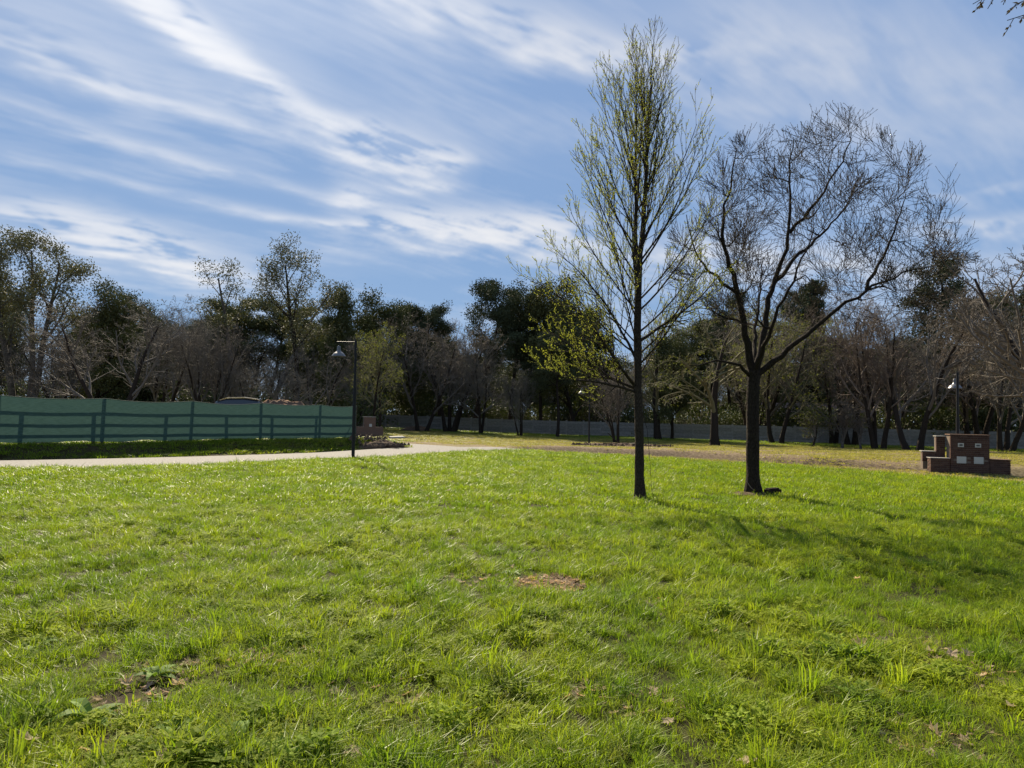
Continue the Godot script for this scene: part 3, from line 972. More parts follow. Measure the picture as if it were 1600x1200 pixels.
	for e in [["oak0", 56, 11.0, 15.5], ["bare1", 80, 12.0, 16.5], ["pine0", 44, 13.0, 17.5]]:
		var am := ArrayMesh.new()
		var p: Dictionary = P[e[0]]
		p.trunk.mesh(M.bark_dark, am)
		p.crown.mesh(M.leaf_dark if e[0] != "bare1" else M.twig_grey, am)
		var mm := MultiMesh.new()
		mm.transform_format = MultiMesh.TRANSFORM_3D
		mm.mesh = am
		mm.instance_count = e[1]
		for k in int(e[1]):
			var d := r1(98.0, 150.0)
			var x: float = ((k + rng.randf()) / e[1] * 2.0 - 1.0) * 0.95 * d
			if x < -0.3 * d:
				d = r1(82.0, 120.0)
				x = x / 120.0 * d
			var s: float = r1(e[2], e[3]) / p.h
			mm.set_instance_transform(k, Transform3D(Basis(Vector3.UP, r1(0, TAU)).scaled(Vector3(s * 1.15, s, s * 1.15)), Vector3(x, base_y(x, d), -d)))
		var mi := MultiMeshInstance3D.new()
		mi.name = "trees"
		mi.multimesh = mm
		mass.add_child(mi, true)
	# undergrowth along the wood's edge
	var sh := Buf.new()
	rng.seed = 161
	for k in 46:
		var q := Vector3(r1() * 1.3, r1(0.2, 2.2), r1() * 1.3)
		sh.tube(PackedVector3Array([Vector3(q.x * 0.2, 0, q.z * 0.2), q * Vector3(0.7, 0.6, 0.7), q]), PackedFloat32Array([0.02, 0.014, 0.008]), 3)
	var sl := Buf.new()
	for k in 60:
		var q := Vector3(r1() * 1.2, r1(0.3, 2.1), r1() * 1.2)
		clump(sl, q, Vector3(0.35, 0.3, 0.35), 12, 0.2)
	var sm := sh.mesh(M.twig)
	sl.mesh(M.shrub, sm)
	var mm2 := MultiMesh.new()
	mm2.transform_format = MultiMesh.TRANSFORM_3D
	mm2.mesh = sm
	mm2.instance_count = 230
	for k in 230:
		var x := 0.0
		var d := 0.0
		if k < 90:   # behind the green fence and the yard
			d = r1(70.0, 100.0)
			x = -r1(0.2, 1.0) * d
		else:        # behind the grey wall
			x = r1(-25.0, 75.0)
			d = 92.5 - (x + 18.0) * 0.4278 + r1(2.0, 14.0)
		var s := r1(0.9, 2.0)
		mm2.set_instance_transform(k, Transform3D(Basis(Vector3.UP, r1(0, TAU)).scaled(Vector3(s, s, s)), Vector3(x, base_y(x, d) - 0.1, -d)))
	var mi2 := MultiMeshInstance3D.new()
	mi2.name = "undergrowth"
	mi2.multimesh = mm2
	add_child(mi2)
	meta(mi2, "dark leafy undergrowth filling the foot of the wood", "undergrowth", "", "stuff")
	# low house behind the wall
	var ho := thing("house", "low brown house seen over the grey wall between the trees", "house", Vector3(37.0, -0.5, -86.0), -0.3)
	var b := Buf.new()
	b.box(Vector3(-6, 0, -3), Vector3(6, 2.9, 3))
	part("house_wall", b.mesh(M.plaster), ho)
	b = Buf.new()
	b.quad(Vector3(-6.5, 2.85, 3.5), Vector3(-6.5, 4.4, 0), Vector3(6.5, 4.4, 0), Vector3(6.5, 2.85, 3.5))
	b.quad(Vector3(6.5, 2.85, -3.5), Vector3(6.5, 4.4, 0), Vector3(-6.5, 4.4, 0), Vector3(-6.5, 2.85, -3.5))
	b.box(Vector3(-6.5, 2.72, 3.42), Vector3(6.5, 2.87, 3.55))
	b.quad(Vector3(-6.4, 2.85, 3.4), Vector3(-6.4, 4.36, 0), Vector3(-6.4, 4.3, 0), Vector3(-6.4, 2.85, -3.4))
	part("roof", b.mesh(M.roof), ho)
	for x in [-3.2, 1.0]:
		b = Buf.new()
		b.box(Vector3(-0.7, 0, -0.04), Vector3(-0.62, 1.2, 0.04)); b.box(Vector3(0.62, 0, -0.04), Vector3(0.7, 1.2, 0.04)); b.box(Vector3(-0.04, 0, -0.03), Vector3(0.04, 1.2, 0.03))
		b.box(Vector3(-0.62, 0, -0.04), Vector3(0.62, 0.08, 0.04)); b.box(Vector3(-0.62, 1.12, -0.04), Vector3(0.62, 1.2, 0.04))
		var wn := part("window", b.mesh(M.slab), ho, Vector3(x, 1.1, 3.05))
		b = Buf.new()
		b.box(Vector3(-0.62, 0.08, -0.02), Vector3(0.62, 1.12, -0.01))
		part("pane", b.mesh(M.car_glass), wn)

# ---------------------------------------------------------------- the two trees on the lawn
func spine(raw: Array, r0: float, r1_: float, wobble: float) -> Array:
	var c := Curve3D.new()
	for k in raw.size():
		var a: Vector3 = raw[maxi(k - 1, 0)]
		var e: Vector3 = raw[mini(k + 1, raw.size() - 1)]
		c.add_point(raw[k], -(e - a) / 6.0, (e - a) / 6.0)
	var L := c.get_baked_length()
	var n := maxi(4, int(L / 0.22))
	var pts := PackedVector3Array()
	var rads := PackedFloat32Array()
	var dirs := PackedVector3Array()
	for k in n + 1:
		var f := float(k) / n
		var p := c.sample_baked(L * f)
		if k > 0 and k < n:
			p += rv() * wobble
		pts.append(p)
		rads.append(lerpf(r0, r1_, pow(f, 0.85)) * r1(0.96, 1.05))
	for k in n + 1:
		dirs.append((pts[mini(k + 1, n)] - pts[maxi(k - 1, 0)]).normalized())
	return [pts, rads, dirs, L]

func trunk_mesh(b: Buf, pts: PackedVector3Array, rads: PackedFloat32Array, seed_: int) -> void:
	# a trunk with ribs and hollows, wider at the root
	var s := 32
	var f := FastNoiseLite.new()
	f.seed = seed_
	f.frequency = 1.6
	var base := b.v.size()
	for k in pts.size():
		for j in s:
			var a := TAU * j / s
			var o := Vector3(cos(a), 0, sin(a))
			var q := pts[k]
			var rr := rads[k] * (1.0 + 0.16 * f.get_noise_3d(o.x * 1.4, q.y * 0.6, o.z * 1.4) + 0.045 * sin(a * 11.0 + 3.0 * f.get_noise_3d(o.x, q.y * 2.0, o.z)) + 0.06 * f.get_noise_3d(o.x * 6.0, q.y * 3.0, o.z * 6.0))
			b.v.append(q + o * rr)
			b.n.append(o)
	for k in pts.size() - 1:
		for j in s:
			var r0 := base + k * s
			var j2 := (j + 1) % s
			b.ix.append(r0 + j); b.ix.append(r0 + j2); b.ix.append(r0 + s + j)
			b.ix.append(r0 + j2); b.ix.append(r0 + s + j2); b.ix.append(r0 + s + j)

func buds_on(b: Buf, tips: Array, chance: float, per: int, size: float, test: Vector4) -> void:
	# test: below x metres up chance is full, fades out at y
	for t in tips:
		var pts: PackedVector3Array = t
		var mid := pts[pts.size() / 2]
		var c := chance * smoothstep(test.y, test.x, mid.y)
		if test.z > 0.0 and mid.x < 0.0:
			c *= test.z
		for k in pts.size() - 1:
			for j in per:
				if rng.randf() > c:
					continue
				var p := pts[k].lerp(pts[k + 1], rng.randf())
				var al := ((pts[k + 1] - pts[k]).normalized() + rv() * 0.9).normalized() * size * r1(0.6, 1.4)
				b.leaf(p, al, al.cross(rv()).normalized() * size * 0.45, size * 0.08)

func build_front_trees() -> void:
	# slim budding tree
	rng.seed = 201
	var x := 2.72
	var d := 14.9
	var o := thing("slim_tree", "slim upright tree with sparse yellow green young leaves on the lawn", "tree", Vector3(x, ground_y(x, d) - 0.04, -d))
	var wood := Buf.new()
	var tw := Buf.new()
	var tips := []
	var tr := spine([Vector3(0.0, -0.15, 0), Vector3(-0.02, 0.5, 0), Vector3(-0.04, 1.2, 0.02), Vector3(-0.08, 2.2, 0.03), Vector3(-0.1, 3.2, 0), Vector3(-0.1, 4.2, -0.02), Vector3(-0.09, 5.1, 0)], 0.098, 0.066, 0.004)
	tr[1][0] = 0.19
	tr[1][1] = 0.128
	tr[1][2] = 0.108
	trunk_mesh(wood, tr[0], tr[1], 5)
	part("trunk", wood.mesh(M.bark), o)
	var A := spine([Vector3(-0.1, 4.2, 0.02), Vector3(-0.18, 5.2, 0.05), Vector3(-0.2, 6.4, 0.08), Vector3(-0.22, 7.4, 0.1), Vector3(-0.2, 8.2, 0.1), Vector3(-0.2, 8.8, 0.05)], 0.06, 0.007, 0.012)
	var B := spine([Vector3(-0.09, 5.0, 0), Vector3(0.0, 6.0, -0.06), Vector3(0.06, 7.2, -0.1), Vector3(0.1, 8.3, -0.08), Vector3(0.12, 9.1, 0), Vector3(0.12, 9.7, 0.04)], 0.07, 0.006, 0.012)
	tw.tube(A[0], A[1], 8)
	tw.tube(B[0], B[1], 8)
	var S := {"segs": [9, 6, 4, 3], "wob": [0.045, 0.055, 0.06, 0.12], "trop": [0.06, 0.085, 0.08, 0.05], "taper": [0.25, 0.35, 0.5, 0.6], "env": [Vector3(0.0, 6.1, 0), Vector3(1.0 / 1.85, 1.0 / 4.2, 1.0 / 1.85)], "kids": [12, 5, 2, 0], "f0": [0.15, 0.15, 0.2, 0], "ang": [0.45, 0.5, 0.6, 0.5],
		"ratio": [0.42, 0.48, 0.5, 0.5], "shape": [0.6, 0.7, 0.7, 0.7], "thin": [0.55, 0.6, 0.7, 0.7], "rmin": 0.0035, "depth": 2}
	var az := 0.0
	var N := 46
	for k in N:
		var f := float(k) / (N - 1)
		var y := lerpf(2.35, 7.9, pow(f, 0.9))
		var src := tr if y < 4.3 or (y < 5.0 and k % 2 == 0) else (A if k % 2 == 0 else B)
		var i := 0
		while i < src[0].size() - 2 and src[0][i].y < y: i += 1
		az += 2.4 + r1(-0.4, 0.4)
		var lean := lerpf(1.0, 0.30, pow(f, 0.8)) * r1(0.85, 1.15)
		var reach := (lerpf(2.4, 1.9, f) + 0.35 * sin(PI * f)) * r1(0.8, 1.15)
		var dir := Vector3(cos(az) * sin(lean), cos(lean), sin(az) * sin(lean))
		limb(tw, tips, src[0][i], dir, reach, minf(0.022, src[1][i] * 0.55), 0, S)
	# the long low limbs on the left and the thin one on the right
	for raw in [[Vector3(-0.08, 2.3, 0), Vector3(-0.55, 2.9, 0.1), Vector3(-1.1, 3.6, 0.2), Vector3(-1.7, 4.15, 0.3), Vector3(-2.35, 4.5, 0.3)], [Vector3(-0.08, 2.32, 0), Vector3(-0.7, 2.62, -0.3), Vector3(-1.35, 3.2, -0.6), Vector3(-1.95, 3.6, -0.7)],
			[Vector3(-0.08, 2.25, 0), Vector3(-0.8, 2.42, 0.3), Vector3(-1.6, 2.5, 0.5), Vector3(-2.2, 2.75, 0.6)], [Vector3(-0.05, 3.35, 0), Vector3(0.5, 3.75, 0.1), Vector3(1.1, 4.2, 0.2), Vector3(1.6, 4.8, 0.2)], [Vector3(-0.1, 2.9, 0), Vector3(-0.6, 3.9, -0.2), Vector3(-1.2, 4.7, -0.3), Vector3(-1.8, 5.3, -0.4)]]:
		var s := spine(raw, 0.036, 0.007, 0.015)
		tw.tube(s[0], s[1], 6)
		var S2 := S.duplicate()
		S2.kids = [22, 6, 2, 0]
		S2.erase("env")
		S2.ratio = [0.36, 0.45, 0.5, 0.5]
		S2.ang = [0.7, 0.65, 0.6, 0.5]
		children(tw, tips, s[0], s[1], s[2], s[3], 0, S2)
	# whip hanging beside the trunk
	tw.tube(PackedVector3Array([Vector3(-0.02, 1.9, 0.1), Vector3(0.1, 1.5, 0.12), Vector3(0.16, 0.9, 0.13), Vector3(0.2, 0.3, 0.15), Vector3(0.26, 0.03, 0.16)]), PackedFloat32Array([0.006, 0.006, 0.005, 0.005, 0.004]), 3)
	var lv := Buf.new()
	for e in [A, B]:
		var S5 := S.duplicate()
		S5.kids = [14, 4, 2, 0]
		S5.ratio = [0.2, 0.4, 0.5, 0.5]
		S5.ang = [0.35, 0.4, 0.5, 0.5]
		S5.f0 = [0.45, 0.2, 0.2, 0]
		children(tw, tips, e[0], e[1], e[2], e[3], 0, S5)
	buds_on(lv, tips, 0.58, 4, 0.036, Vector4(6.5, 11.5, 1.15, 0))
	part("branches", tw.mesh(M.bark), o)
	part("young_leaves", lv.mesh(M.bud_bright), o)
	print("slim tips ", tips.size(), " leaf faces ", lv.ix.size() / 3, " wood faces ", tw.ix.size() / 3)

	# forked bare tree
	rng.seed = 202
	x = 5.58
	d = 16.4
	o = thing("forked_tree", "broad bare tree forking low above a dark rough trunk on the lawn", "tree", Vector3(x, ground_y(x, d) - 0.04, -d))
	wood = Buf.new()
	tw = Buf.new()
	tips = []
	tr = spine([Vector3(0, -0.2, 0), Vector3(0.0, 0.3, 0), Vector3(-0.02, 1.2, 0), Vector3(-0.03, 2.2, 0.02), Vector3(0, 3.02, 0)], 0.142, 0.135, 0.006)
	tr[1][0] = 0.31
	tr[1][1] = 0.215
	tr[1][2] = 0.168
	trunk_mesh(wood, tr[0], tr[1], 8)
	part("trunk", wood.mesh(M.bark_dark), o)
	var S3 := {"segs": [6, 6, 5, 4, 3], "wob": [0.14, 0.19, 0.22, 0.24, 0.2], "trop": [0.05, 0.075, 0.075, 0.06, 0.03], "taper": [0.3, 0.3, 0.4, 0.5, 0.6], "kids": [13, 8, 5, 0, 0], "f0": [0.3, 0.2, 0.15, 0.1, 0], "ang": [0.75, 0.72, 0.75, 0.7, 0.7],
		"ratio": [0.42, 0.5, 0.5, 0.5, 0.5], "shape": [0.75, 0.65, 0.7, 0.7, 0.7], "thin": [0.5, 0.55, 0.55, 0.6, 0.6], "rmin": 0.0038, "depth": 3}
	var limbs := [
		[0.095, [Vector3(-0.02, 2.85, 0), Vector3(-0.25, 3.7, 0.1), Vector3(-0.47, 4.6, 0.25), Vector3(-0.75, 5.4, 0.4), Vector3(-0.9, 6.2, 0.5), Vector3(-0.7, 7.2, 0.5), Vector3(-0.6, 7.9, 0.5)]],
		[0.09, [Vector3(0.03, 2.85, 0), Vector3(0.28, 3.8, -0.15), Vector3(0.48, 4.8, -0.3), Vector3(0.8, 5.6, -0.35), Vector3(0.95, 6.5, -0.35), Vector3(0.9, 7.6, -0.3), Vector3(1.0, 8.5, -0.3)]],
		[0.075, [Vector3(0.08, 2.8, 0.02), Vector3(0.72, 3.4, 0.3), Vector3(1.5, 4.1, 0.6), Vector3(2.2, 4.65, 0.8), Vector3(2.9, 5.0, 0.9), Vector3(3.6, 5.2, 0.9)]],
		[0.045, [Vector3(-0.1, 2.75, 0.02), Vector3(-0.55, 3.03, 0.3), Vector3(-1.15, 3.0, 0.6), Vector3(-1.7, 2.9, 0.8)]],
		[0.065, [Vector3(0.02, 2.9, -0.08), Vector3(0.3, 3.8, -0.8), Vector3(0.6, 4.8, -1.4), Vector3(0.8, 5.9, -1.7)]],
		[0.06, [Vector3(0.0, 2.9, 0.08), Vector3(0.1, 3.8, 0.8), Vector3(0.4, 4.8, 1.3), Vector3(0.7, 5.8, 1.6)]],
		[0.055, [Vector3(0.5, 4.85, -0.3), Vector3(1.2, 5.7, -0.5), Vector3(1.9, 6.3, -0.8), Vector3(2.6, 7.1, -1.0), Vector3(2.9, 7.8, -1.0)]],
		[0.045, [Vector3(2.2, 4.65, 0.8), Vector3(2.65, 5.4, 0.6), Vector3(3.0, 6.2, 0.5), Vector3(3.3, 6.9, 0.4)]],
		[0.042, [Vector3(-0.45, 4.6, 0.25), Vector3(-0.95, 5.1, 0.0), Vector3(-1.35, 5.8, -0.3), Vector3(-1.5, 6.6, -0.4)]],
		[0.045, [Vector3(0.95, 6.2, -0.35), Vector3(1.5, 6.9, -0.1), Vector3(1.9, 7.7, 0.2), Vector3(2.1, 8.4, 0.3)]],
	]
	var nodes := []
	for e in limbs:
		var s := spine(e[1], e[0], 0.009, 0.04)
		tw.tube(s[0], s[1], 9)
		for q in range(2, s[0].size()):
			nodes.append([s[0][q], s[1][q]])
	var mid := Vector3(1.25, 5.35, 0)
	var radii := Vector3(3.3, 3.45, 2.9)
	S3.env = [mid, Vector3(1.0 / 3.4, 1.0 / 3.55, 1.0 / 3.0)]
	S3.kids = [10, 6, 2, 0, 0]
	S3.depth = 2
	S3.wob = [0.12, 0.11, 0.13, 0.15, 0.2]
	S3.trop = [0.05, 0.07, 0.085, 0.06, 0.03]
	S3.ang = [0.7, 0.62, 0.6, 0.7, 0.7]
	S3.f0 = [0.2, 0.15, 0.15, 0.1, 0]
	var goals := []
	for k in 96:
		var up := lerpf(-0.42, 1.0, (k + 0.5) / 96.0)
		var a := k * 2.39996
		var dir := Vector3(cos(a) * sqrt(1.0 - up * up), up, sin(a) * sqrt(1.0 - up * up))
		goals.append(mid + dir * radii * (r1(0.74, 0.94) if k % 3 else r1(0.4, 0.7)))
	goals.sort_custom(func(p, q): return p.distance_squared_to(Vector3(0.2, 3.0, 0)) < q.distance_squared_to(Vector3(0.2, 3.0, 0)))
	for g in goals:
		var best := 1e9
		var from: Array = nodes[0]
		for q in nodes:
			var dd: float = (q[0] as Vector3).distance_to(g) * (1.0 + 0.9 * maxf(0.0, q[0].y - g.y + 0.35))
			if dd < best:
				best = dd
				from = q
		var a: Vector3 = from[0]
		var len: float = a.distance_to(g)
		if len < 0.25:
			continue
		var s := spine([a, a.lerp(g, 0.5) + Vector3(0, 0.10 * len, 0) * signf(g.y - a.y) * -1.0 + rv() * 0.1 * len, g], minf(from[1] * 0.8, 0.016 + 0.014 * len), 0.006, 0.035)
		tw.tube(s[0], s[1], 6)
		for q in range(2, s[0].size(), 2):
			nodes.append([s[0][q], s[1][q]])
		var S4 := S3.duplicate()
		S4.ratio = [1.05 / s[3], 0.52, 0.5, 0.5, 0.5]
		S4.env = [mid, Vector3(1.0 / 3.4, 1.0 / 3.55, 1.0 / 3.0) * r1(0.9, 1.06)]
		children(tw, tips, s[0], s[1], s[2], s[3], 0, S4)
	part("branches", tw.mesh(M.bark_dark), o)
	lv = Buf.new()
	buds_on(lv, tips, 0.3, 2, 0.035, Vector4(30, 40, 0, 0))
	part("buds", lv.mesh(M.bud_brown), o)
	var sp := Buf.new()
	sp.tube(PackedVector3Array([Vector3(-0.2, 0.45, 0.14), Vector3(-0.21, 0.35, 0.17), Vector3(-0.14, 0.22, 0.24), Vector3(-0.07, 0.15, 0.26)]), PackedFloat32Array([0.006, 0.008, 0.008, 0.005]), 5)
	part("dead_sprout", sp.mesh(M.wood_pale), o)
	print("forked tips ", tips.size(), " wood faces ", tw.ix.size() / 3)

	# a tree beyond the right edge of the picture whose twigs reach in at the top
	rng.seed = 207
	var p := bare_proto(209, 10.0, 1, 0.75, 4, 0.05, 0.004)
	var nb := Buf.new()
	buds_on(nb, p.tips, 0.8, 3, 0.05, Vector4(30, 40, 0, 0))
	p.buds = nb
	p.bud_mat = M.bud_brown
	finish(p, M.bark, M.bark)
	plant(p, "bare_tree", "bare budding tree whose twigs reach in at the top right corner", "tree", 13.6, 13.2, 16.6, 2.6)

# ---------------------------------------------------------------- brick meter pillars
func brick_wall(parent: Node, lo: Vector3, hi: Vector3, side_left: bool, meshes: Array, skip: Array) -> void:
	var core := Buf.new()
	core.box(lo + Vector3(0.012, -0.3, 0.012), hi - Vector3(0.012, 0.008, 0.012))
	part("mortar_core", core.mesh(M.mortar), parent)
	var ch := 0.0755
	var rows := int(round((hi.y - lo.y) / ch))
	for r in rows:
		var y := lo.y + r * ch
		var x := lo.x - (0.115 if r % 2 == 1 else 0.0)
		while x < hi.x - 0.03:
			var x0 := maxf(x, lo.x)
			var x1 := minf(x + 0.22, hi.x)
			if x1 - x0 > 0.04:
				var hid := false
				for s in skip:
					if (x0 + x1) * 0.5 > s.position.x and (x0 + x1) * 0.5 < s.end.x and y + 0.03 > s.position.y and y + 0.03 < s.end.y:
						hid = true
				if not hid:
					var m: Mesh = meshes[0] if x1 - x0 > 0.2 else meshes[1]
					var b := part("brick", m, parent, Vector3((x0 + x1) * 0.5, y, hi.z - 0.05 + r1(-0.002, 0.003)), Vector3.ZERO, M.bricks[rng.randi() % 4])
					b.scale.x = (x1 - x0) / (0.22 if x1 - x0 > 0.2 else 0.11)
			x += 0.23
		if side_left:
			var z := lo.z + 0.06 + (0.0 if r % 2 == 0 else 0.11)
			while z < hi.z - 0.24:
				part("brick", meshes[0], parent, Vector3(lo.x + 0.05, y, z + 0.11), Vector3(0, PI / 2, 0), M.bricks[rng.randi() % 4])
				z += 0.23

func build_pillars() -> void:
	rng.seed = 301
	var px := 15.75
	var pd := 24.6
	var o := thing("meter_pillar", "near dark brick meter pillar with two pale box doors at the right", "pillar", Vector3(px, base_y(px, pd) - 0.02, -pd), deg_to_rad(-14.0))
	o.scale = Vector3.ONE * 0.9
	var meshes := []
	for w in [0.22, 0.11]:
		var b := Buf.new()
		var h: float = w * 0.5
		# bevelled front
		b.box(Vector3(-h, 0.005, -0.05), Vector3(h, 0.0705, 0.046))
		b.quad(Vector3(-h + 0.005, 0.009, 0.051), Vector3(-h + 0.005, 0.066, 0.051), Vector3(h - 0.005, 0.066, 0.051), Vector3(h - 0.005, 0.009, 0.051))
		b.quad(Vector3(-h, 0.0705, 0.046), Vector3(h, 0.0705, 0.046), Vector3(h - 0.005, 0.066, 0.051), Vector3(-h + 0.005, 0.066, 0.051))
		meshes.append(b.mesh(M.bricks[0]))
	# parts: main body, right wing, left wing, body behind
	brick_wall(o, Vector3(-0.66, 0, -0.25), Vector3(0.66, 1.51, 0.25), false, meshes, [Rect2(-0.5, 0.44, 0.42, 0.22), Rect2(0.14, 0.44, 0.4, 0.22)])
	brick_wall(o, Vector3(0.675, 0, -0.24), Vector3(1.36, 0.604, 0.24), false, meshes, [])
	brick_wall(o, Vector3(-1.34, 0, -0.24), Vector3(-0.675, 0.604, 0.24), true, meshes, [])
	brick_wall(o, Vector3(-0.98, 0.6, -0.6), Vector3(-0.67, 1.43, -0.3), false, meshes, [])
	brick_wall(o, Vector3(-1.46, 0.45, -0.62), Vector3(-0.99, 0.83, -0.32), false, meshes, [])
	var cap := Buf.new()
	cap.box(Vector3(-0.69, 1.512, -0.28), Vector3(0.69, 1.545, 0.28))
	part("coping", cap.mesh(M.brick_pale), o)
	cap = Buf.new()
	cap.box(Vector3(-1.36, 0.606, -0.27), Vector3(-0.68, 0.63, 0.262))
	part("coping", cap.mesh(M.slab), o)
	cap = Buf.new()
	cap.box(Vector3(0.68, 0.606, -0.27), Vector3(1.39, 0.635, 0.27))
	part("coping", cap.mesh(M.brick_pale), o)
	cap = Buf.new()
	cap.box(Vector3(-1.0, 1.432, -0.63), Vector3(-0.66, 1.46, -0.27))
	part("coping", cap.mesh(M.slab), o)
	cap = Buf.new()
	cap.box(Vector3(-1.49, 0.832, -0.64), Vector3(-1.0, 0.86, -0.29))
	part("coping", cap.mesh(M.slab), o)
	for e in [-0.29, 0.29]:
		var b := Buf.new()
		b.box(Vector3(-0.16, 0.44, 0.20), Vector3(0.16, 0.70, 0.262))
		var door := part("meter_door", b.mesh(M.box_grey), o, Vector3(e, 0, 0))
		b = Buf.new()
		b.box(Vector3(-0.135, 0.462, 0.2625), Vector3(0.135, 0.678, 0.268))
		part("door_leaf", b.mesh(M.box_grey), door)
		b = Buf.new()
		b.box(Vector3(-0.1, 1.06, 0.2), Vector3(0.1, 1.21, 0.268))
		var bx := part("junction_box", b.mesh(M.box_grey), o, Vector3(e - 0.02, 0, 0))
		b = Buf.new()
		b.box(Vector3(-0.05, 1.1, 0.269), Vector3(0.05, 1.17, 0.275))
		b.box(Vector3(-0.075, 1.125, 0.2685), Vector3(0.075, 1.145, 0.272))
		part("socket", b.mesh(M.box_dark), bx)
	# far pillar: its bricks are too small to tell apart, so they are joined
	var fx := -11.5
	var fd := 58.0
	o = thing("meter_pillar", "far brick meter pillar with low side wings beyond the fence end", "pillar", Vector3(fx, base_y(fx, fd), -fd), 0.5)
	o.scale = Vector3.ONE * 0.86
	var jb := Buf.new()
	var core := Buf.new()
	for e in [[-0.6, 0.5, 1.75], [0.5, 1.25, 0.85], [-1.3, -0.6, 0.85]]:
		core.box(Vector3(e[0] + 0.012, -0.3, -0.238), Vector3(e[1] - 0.012, e[2] - 0.01, 0.238))
		var r := 0
		while r * 0.0755 < e[2] - 0.05:
			var x: float = e[0] - (0.115 if r % 2 else 0.0)
			while x < e[1] - 0.03:
				var x0: float = maxf(x, e[0])
				var x1: float = minf(x + 0.22, e[1])
				if x1 - x0 > 0.04:
					jb.box(Vector3(x0, r * 0.0755 + 0.004, 0.16), Vector3(x1, r * 0.0755 + 0.07, 0.25 + r1(0, 0.003)))
				x += 0.23
			var z := -0.24
			while z < 0.1:
				jb.box(Vector3(e[1] - 0.1, r * 0.0755 + 0.004, z), Vector3(e[1] + 0.002, r * 0.0755 + 0.07, z + 0.19))
				z += 0.2
			r += 1
	part("mortar_core", core.mesh(M.mortar), o)
	var bw := part("brickwork", jb.mesh(M.brick_pale), o)
	bw.set_meta("kind", "stuff")
	cap = Buf.new()
	cap.box(Vector3(-0.64, 1.76, -0.28), Vector3(0.54, 1.8, 0.28))
	part("coping", cap.mesh(M.slab), o)
	cap = Buf.new()
	cap.box(Vector3(-0.12, 0.85, 0.24), Vector3(0.12, 1.12, 0.275))
	part("meter_door", cap.mesh(M.box_grey), o)

# ---------------------------------------------------------------- lamps
func build_lamps() -> void:
	var pole := Buf.new()
	pole.tube(PackedVector3Array([Vector3(0, -0.5, 0), Vector3(0, 2.55, 0), Vector3(0, 2.6, 0)]), PackedFloat32Array([0.062, 0.062, 0.05]), 12, true)
	pole.tube(PackedVector3Array([Vector3(0, 2.59, 0), Vector3(0, 4.32, 0)]), PackedFloat32Array([0.046, 0.046]), 12, true)
	pole.tube(PackedVector3Array([Vector3(0, 4.315, 0), Vector3(0, 4.4, 0)]), PackedFloat32Array([0.018, 0.014]), 6, true)
	var base := Buf.new()
	base.tube(PackedVector3Array([Vector3(0, -0.1, 0), Vector3(0, 0.05, 0), Vector3(0, 0.07, 0)]), PackedFloat32Array([0.11, 0.11, 0.07]), 12, true)
	var arm := Buf.new()
	arm.tube(PackedVector3Array([Vector3(0.03, 4.26, 0), Vector3(-0.7, 4.26, 0)]), PackedFloat32Array([0.03, 0.03]), 8, true)
	arm.tube(PackedVector3Array([Vector3(-0.62, 4.26, 0), Vector3(-0.62, 4.1, 0)]), PackedFloat32Array([0.016, 0.016]), 6, true)
	var shade := Buf.new()
	shade.lathe([Vector2(0.0, 4.13), Vector2(0.05, 4.12), Vector2(0.065, 4.08), Vector2(0.07, 3.96), Vector2(0.1, 3.91), Vector2(0.19, 3.84), Vector2(0.25, 3.755), Vector2(0.255, 3.74), Vector2(0.245, 3.742), Vector2(0.18, 3.83), Vector2(0.05, 3.93)], 20, Vector3(-0.62, 0, 0))
	var bulb := Buf.new()
	bulb.lathe([Vector2(0.0, 3.80), Vector2(0.05, 3.81), Vector2(0.065, 3.85), Vector2(0.04, 3.92), Vector2(0.03, 3.95)], 10, Vector3(-0.62, 0, 0))
	var parts := [["pole", pole.mesh(M.lamp)], ["base_collar", base.mesh(M.lamp)], ["arm", arm.mesh(M.lamp)], ["lamp_shade", shade.mesh(M.lamp_shade)], ["bulb", bulb.mesh(M.lamp_glass)]]
	for e in [[-5.75, 26.1, 0.0, 0.0, "black street lamp with bell shade standing beside the lane"], [5.7, 52.0, 0.3, 0.0, "distant street lamp left of the slim front tree"],
			[17.05, 27.2, -2.0, -0.15, "street lamp standing behind the near brick pillar"], [-26.9, 62.0, 0.4, 0.0, "small far street lamp among the trees behind the green fence"]]:
		var y := base_y(e[0], e[1]) if e[1] > 40.0 else ground_y(e[0], e[1])
		var o := thing("street_lamp", e[4], "street lamp", Vector3(e[0], y + e[3], -e[1]), e[2], "street lamps")
		for q in parts:
			part(q[0], q[1], o)
		o.rotation.z = 0.006

